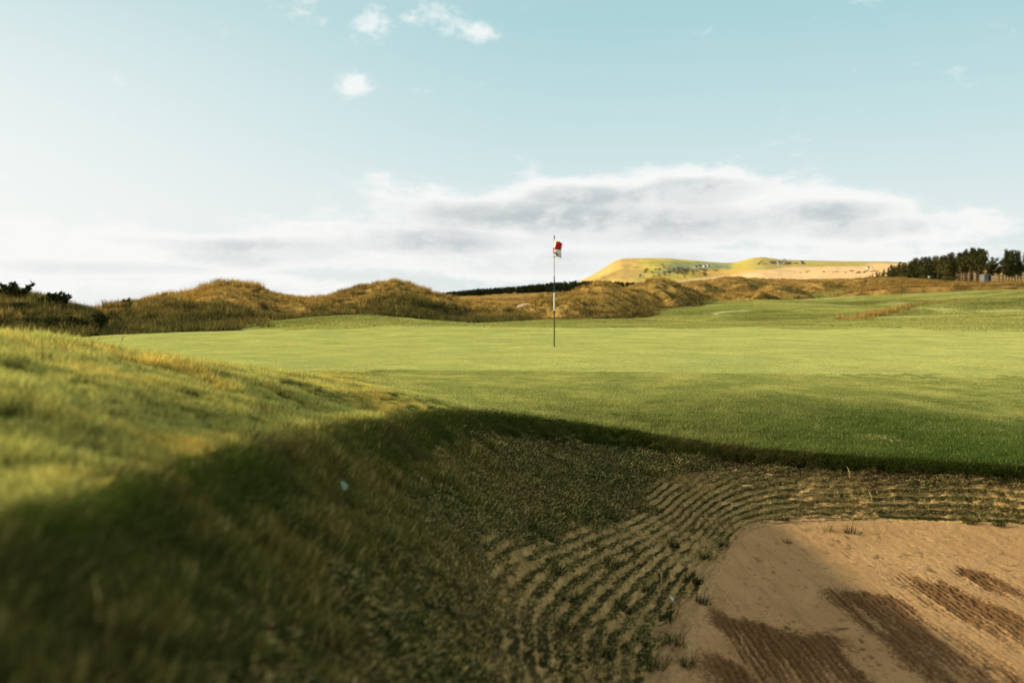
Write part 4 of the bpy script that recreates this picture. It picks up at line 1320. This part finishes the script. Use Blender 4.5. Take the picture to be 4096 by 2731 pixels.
# ================================================================ FLAGSTICK
fx, fy, _ = P(554.25, 347.5, 19.0)
fz = float(ground_z(np.array([fx]), np.array([fy]))[0])
flag = empty('flagstick', (fx, fy, fz))
tag(flag, 'black and white banded golf flagstick with a red and white flag on the green', 'flagstick')
PX = 19.0 / F
def hz(v): return (347.6 - v) * PX
BLK = plain('black_paint', (0.018, 0.018, 0.016), .45, .4, .2, 30); WHT = plain('white_band', (0.80, 0.78, 0.70), .45, .4, .05, 30); GRY = plain('glass_fibre', (0.36, 0.33, 0.24), .5, .4, .1, 30)
for nm, v0, v1, r0, mt in (('lower_pole', 348.4, 310.2, .0115, BLK), ('white_band', 310.2, 292.6, .0135, WHT), ('upper_band', 292.6, 275.8, .0110, BLK), ('upper_pole', 275.8, 239.0, .0075, GRY), ('tip', 239.0, 235.2, .0100, BLK)):
    m = MB(); m.tube([(0, 0, hz(v0)), (0, 0, hz(v1))], [r0, r0], 14); m.build(nm, mt, flag, False)
m = MB(); m.tube([(0, 0, -.004), (0, 0, .012)], [.054, .054], 28, False); m.tube([(0, 0, .012), (0, 0, .002)], [.050, .050], 28)
m.build('cup', plain('cup_rim', (0.10, 0.10, 0.07), .6, .3, .1, 30), flag)
RED = plain('red_cloth', (0.50, 0.022, 0.018), .75, .15, .12, 25); WCL = plain('white_cloth', (0.78, 0.76, 0.72), .8, .1, .05, 25); HEM = plain('hem', (0.75, 0.52, 0.36), .8, .1, .05, 25)
INK = plain('ink', (0.03, 0.028, 0.026), .8, .1, .1, 20)


def fpt(zx, zy, dep):
    """zx, zy measured in the enlarged view of the flag; dep towards the viewer"""
    return ((zx - 445) / 12.06 / 4 * PX, -dep, hz(232.5 + zy / 12.06 / 4))


def cloth(name, corners, mat, nu_, nv_, wave, parent, hem=None):
    c = [np.array(fpt(*k)) for k in corners]        # tl, tr, br, bl
    vv = []; mi = []
    for i in range(nu_):
        for j in range(nv_):
            a_, b_ = i / (nu_ - 1), j / (nv_ - 1)
            p = (c[0] * (1 - a_) + c[1] * a_) * (1 - b_) + (c[3] * (1 - a_) + c[2] * a_) * b_
            p[1] += wave * math.sin(a_ * 4.2 + b_ * .9); p[2] += .006 * math.sin(a_ * math.pi)
            vv.append(tuple(p))
    for i in range(nu_ - 1):
        for j in range(nv_ - 1):
            mi.append(1 if hem and (j == 0 or i == nu_ - 2 and hem > 1) else 0)
    o = mesh_np(name, vv, grid_quads(nu_, nv_), mats=[mat, HEM], parent=parent, mat_idx=mi)
    o.modifiers.new('thickness', 'SOLIDIFY').thickness = .0015
    return o


fl = cloth('flag', [(412, 300, .012), (555, 392, .03), (440, 818, .045), (402, 1165, .012)], WCL, 8, 14, .006, flag)
cloth('red_panel', [(555, 392, .034), (842, 520, .03), (776, 868, .05), (438, 818, .062)], RED, 16, 14, -.018, fl, 2)
lw = cloth('white_panel', [(438, 818, .064), (776, 868, .052), (797, 1242, .045), (480, 1165, .03)], WCL, 16, 12, -.018, fl)
cloth('red_fold', [(388, 735, .018), (442, 722, .026), (418, 1000, .02), (388, 1010, .014)], RED, 5, 8, .003, fl)
cloth('sleeve', [(405, 985, .02), (486, 1160, .022), (470, 1168, .014), (405, 1168, .014)], WCL, 5, 5, .002, fl)
# the dark emblem: a curved stroke with a wing and a tail
ev = []; eq = []
def stroke(pts_, wds):
    n0 = len(ev)
    for k, (p, w) in enumerate(zip(pts_, wds)):
        a_ = pts_[max(0, k - 1)]; b_ = pts_[min(len(pts_) - 1, k + 1)]
        dx, dy = b_[0] - a_[0], b_[1] - a_[1]; L = math.hypot(dx, dy)
        for s_ in (-1, 1):
            ev.append(fpt(p[0] - dy / L * w * s_, p[1] + dx / L * w * s_, .088 - .00002 * abs(p[0] - 520)))
    for k in range(len(pts_) - 1):
        eq.append((n0 + 2 * k, n0 + 2 * k + 1, n0 + 2 * k + 3, n0 + 2 * k + 2))
stroke([(455, 965), (500, 972), (545, 985), (560, 1000)], [6, 12, 16, 8])
stroke([(460, 990), (480, 1040), (520, 1062), (570, 1050)], [8, 10, 12, 8])
stroke([(510, 985), (535, 1020), (560, 1045)], [14, 22, 10])
stroke([(570, 1045), (610, 1075), (640, 1100), (655, 1120)], [10, 18, 20, 8])
stroke([(590, 1020), (612, 1050), (630, 1080)], [6, 14, 14])
mesh_np('emblem', ev, eq, mats=INK, smooth=False, parent=lw)
m = MB(); m.tube([(0, 0, hz(329.0 - 0)), (0, 0, hz(329.2))], [.001, .001], 6)
m = MB(); m.tube([(0, 0, hz(257.6)), (0, 0, hz(256.4))], [.012, .013], 12); m.build('ferrule', plain('copper', (0.30, 0.10, 0.05), .5, .4, .1, 30), flag)

# ================================================================ SKY, SUN, CAMERA
az = math.radians(SUN_AZ); el = math.radians(SUN_EL)
sd = np.array([-math.sin(az) * math.cos(el), math.cos(az) * math.cos(el), math.sin(el)])
sun = bpy.data.lights.new('sun', 'SUN'); sun.energy = 5.0; sun.angle = math.radians(2.0); sun.color = (1.0, 0.84, 0.60)
so = bpy.data.objects.new('sun', sun); link(so)
import mathutils
so.rotation_euler = mathutils.Vector(sd).to_track_quat('Z', 'Y').to_euler()

w = bpy.data.worlds.new('World'); bpy.context.scene.world = w; w.use_nodes = True
T = w.node_tree; T.nodes.clear()


def wn(typ, **kw):
    nd_ = T.nodes.new(typ)
    for k, v in kw.items():
        if k.startswith('i_'):
            key = k[2:]; key = int(key) if key.isdigit() else key
            s_ = nd_.inputs[key]
            if isinstance(v, bpy.types.NodeSocket): T.links.new(v, s_)
            else: s_.default_value = v
        else:
            setattr(nd_, k, v)
    return nd_


def wm(op, a_, b_=0.0, c_=None, clamp=False):
    nd_ = wn('ShaderNodeMath', operation=op, use_clamp=clamp, i_0=a_, i_1=b_)
    if c_ is not None:
        if isinstance(c_, bpy.types.NodeSocket): T.links.new(c_, nd_.inputs[2])
        else: nd_.inputs[2].default_value = c_
    return nd_.outputs[0]


def wmix(fac, a_, b_, blend='MIX'):
    nd_ = wn('ShaderNodeMix', data_type='RGBA', blend_type=blend)
    for i_, v in ((0, fac), (6, a_), (7, b_)):
        if isinstance(v, bpy.types.NodeSocket): T.links.new(v, nd_.inputs[i_])
        else: nd_.inputs[i_].default_value = v if i_ == 0 else (*v, 1)
    return nd_.outputs[2]


def wrange(f, a_, b_, c_=0.0, d_=1.0, smooth=True):
    nd_ = wn('ShaderNodeMapRange', interpolation_type='SMOOTHSTEP' if smooth else 'LINEAR', i_0=f, i_1=a_, i_2=b_, i_3=c_, i_4=d_)
    return nd_.outputs[0]


def lin(r_, g_, b_):
    f = lambda c_: ((c_ / 255 + .055) / 1.055) ** 2.4 if c_ > 10 else c_ / 255 / 12.92
    return (f(r_), f(g_), f(b_))


tc = wn('ShaderNodeTexCoord').outputs['Generated']
nrm = wn('ShaderNodeVectorMath', operation='NORMALIZE', i_0=tc).outputs[0]
sep = wn('ShaderNodeSeparateXYZ', i_0=nrm)
dx_, dy_, dz_ = sep.outputs
azr = wm('ARCTAN2', dx_, dy_)                        # 0 ahead, + to the right
elr = wm('ARCSINE', dz_)
AZ = wm('MULTIPLY', azr, 180 / math.pi); EL = wm('MULTIPLY', elr, 180 / math.pi)

nish = wn('ShaderNodeTexSky', sky_type='NISHITA', sun_disc=False, sun_elevation=el, sun_rotation=-az, altitude=20, air_density=1.0, dust_density=1.2, ozone_density=1.5)
nishc = wmix(1.0, nish.outputs[0], (0.075, 0.075, 0.075), 'MULTIPLY')

# sky gradient: pale at the horizon and towards the sun, teal higher up, grey overhead
gel = wn('ShaderNodeValToRGB', i_0=wm('DIVIDE', EL, 90.0))
stops = [(0.0, lin(232, 240, 240)), (.06, lin(232, 243, 243)), (.11, lin(208, 234, 236)), (.18, lin(180, 221, 225)), (.27, lin(184, 210, 212)), (.40, lin(208, 211, 207)), (1.0, lin(204, 203, 196))]  # stops above the frame greyed and brightened to lift the shade
ce = gel.color_ramp.elements
while len(ce) < len(stops): ce.new(.5)
for e_, (p_, c_) in zip(ce, stops): e_.position = p_; e_.color = (*c_, 1)
# glow around the sun
dot = wn('ShaderNodeVectorMath', operation='DOT_PRODUCT', i_0=nrm, i_1=tuple(mathutils.Vector((sd[0], sd[1], sd[2] * .55)).normalized())).outputs['Value']
glow = wrange(dot, -.06, .66, 0, 1)
lowel = wrange(EL, 24, 4, 0.0, 1.0)
gfac = wm('MULTIPLY', glow, wm('MULTIPLY_ADD', lowel, .75, .25))
base = wmix(gfac, gel.outputs[0], (1.02, 1.03, 1.0))
away = wrange(azr, .9, 2.6, 0, 1)
base = wmix(.12, base, nishc)

# --- clouds: soft ellipses (azimuth, elevation in degrees) broken up by noise
def px2ang(u, v):
    x_ = (u - 512) / F; z_ = (308 - v) / F
    return math.degrees(math.atan(x_)), math.degrees(math.atan(z_ / math.sqrt(1 + x_ * x_)))


def ell(u, v, ru, rv, wgt):
    a_, e_ = px2ang(u, v); k_ = 57.3 / F
    return (a_, e_, ru * k_, rv * k_, wgt)


big = [ell(590, 196, 150, 22, 1.0), ell(520, 215, 190, 30, 1.0), ell(690, 192, 120, 26, .95), ell(640, 222, 260, 30, 1.0), ell(820, 210, 130, 24, .85), ell(880, 228, 150, 20, .8),
       ell(430, 240, 200, 26, .9), ell(250, 250, 200, 24, .9), ell(100, 268, 170, 15, .8), ell(250, 285, 260, 14, .75), ell(30, 283, 150, 12, .6), ell(560, 262, 300, 22, .8), ell(900, 255, 170, 16, .55), ell(975, 212, 40, 9, .5)]
small = [ell(352, 86, 24, 14, .86), ell(318, 16, 26, 12, .55), ell(308, 2, 18, 6, .5), ell(370, 25, 26, 14, .75), ell(375, 6, 22, 8, .5), ell(440, 14, 40, 17, .78), ell(478, 30, 24, 14, .75), ell(455, 22, 44, 20, .6),
         ell(118, 83, 18, 8, .36), ell(152, 112, 12, 5, .34), ell(415, 94, 26, 10, .3), ell(250, 187, 50, 9, .40), ell(200, 192, 20, 6, .3), ell(5, 178, 14, 5, .4), ell(335, 178, 24, 8, .3)]


def field(ells, offa=0.0, offe=0.0):
    acc = None
    for (a_, e_, ra, re_, wg) in ells:
        da = wm('MULTIPLY', wm('SUBTRACT', AZ, a_ + offa), 1 / ra)
        de = wm('MULTIPLY', wm('SUBTRACT', EL, e_ + offe), 1 / re_)
        r2 = wm('ADD', wm('MULTIPLY', da, da), wm('MULTIPLY', de, de))
        g = wm('MULTIPLY', wm('POWER', 2.718, wm('MULTIPLY', r2, -1.0)), wg)
        acc = g if acc is None else wm('MAXIMUM', acc, g)
    return acc


def cnoise(sx, sy, sc, det, ox=0.0, oy=0.0, rough=.58):
    v = wn('ShaderNodeCombineXYZ', i_0=wm('MULTIPLY', wm('ADD', AZ, ox), sx), i_1=wm('MULTIPLY', wm('ADD', EL, oy), sy), i_2=3.7).outputs[0]
    return wn('ShaderNodeTexNoise', i_Vector=v, i_Scale=sc, i_Detail=det, i_Roughness=rough).outputs['Fac']


nb1 = cnoise(.19, .38, 1.0, 9, 0, 0, .64)
nb2 = cnoise(.19, .38, 1.0, 9, .9, -.9, .64)            # same noise seen a little towards the light
fbg = field(big)
dens = wm('ADD', fbg, wm('MULTIPLY', wm('SUBTRACT', nb1, .5), 1.9))
dens2 = wm('ADD', fbg, wm('MULTIPLY', wm('SUBTRACT', nb2, .5), 1.9))
mask = wrange(dens, .20, .60)
lit = wrange(wm('SUBTRACT', dens2, dens), -.22, .22, 1.0, 0.0)
thick = wrange(wm('ADD', fbg, wm('MULTIPLY', wm('SUBTRACT', nb1, .5), 1.0)), .45, 1.0)
topl = field([ell(600, 178, 130, 12, 1), ell(690, 170, 90, 13, 1), ell(500, 190, 110, 10, .9), ell(820, 196, 90, 10, .8), ell(330, 235, 180, 8, .7), ell(560, 232, 120, 7, .6), ell(300, 283, 300, 7, .9), ell(90, 250, 200, 8, .9), ell(520, 262, 90, 7, .9), ell(1000, 232, 120, 12, .5)])
shade = wm('SUBTRACT', wm('MULTIPLY', thick, wm('MULTIPLY_ADD', lit, -.55, 1.0)), wm('MULTIPLY', topl, .4), clamp=True)
shade = wm('MULTIPLY', shade, wrange(AZ, -34, -8, .6, 1.0))
cc = wmix(shade, lin(250, 250, 248), lin(189, 197, 200))
skyc = wmix(wm('MULTIPLY', mask, .92), base, cc)
ns1 = cnoise(.50, .7, 1.0, 8, 0, 0, .68)
sm = wrange(wm('ADD', field(small), wm('MULTIPLY', wm('SUBTRACT', ns1, .5), 2.3)), .28, 1.0)
skyc = wmix(wm('MULTIPLY', sm, .85), skyc, lin(248, 250, 250))
bg = wn('ShaderNodeBackground', i_0=skyc, i_1=1.0)
wo = wn('ShaderNodeOutputWorld'); T.links.new(bg.outputs[0], wo.inputs[0])

cam = bpy.data.cameras.new('camera'); co = bpy.data.objects.new('camera', cam); link(co)
co.location = (0, 0, CAM_Z); co.rotation_euler = (math.pi / 2, 0, 0)
cam.sensor_width = 36.0; cam.lens = F / 1024 * 36.0; cam.shift_y = -33.0 / 1024
cam.clip_start = .05; cam.clip_end = 30000
cam.dof.use_dof = True; cam.dof.focus_distance = 9.0; cam.dof.aperture_fstop = 2.1
sc = bpy.context.scene
sc.camera = co
sc.view_settings.view_transform = 'Standard'; sc.view_settings.look = 'None'; sc.view_settings.exposure = 0
sc.render.resolution_x = 1024; sc.render.resolution_y = 682
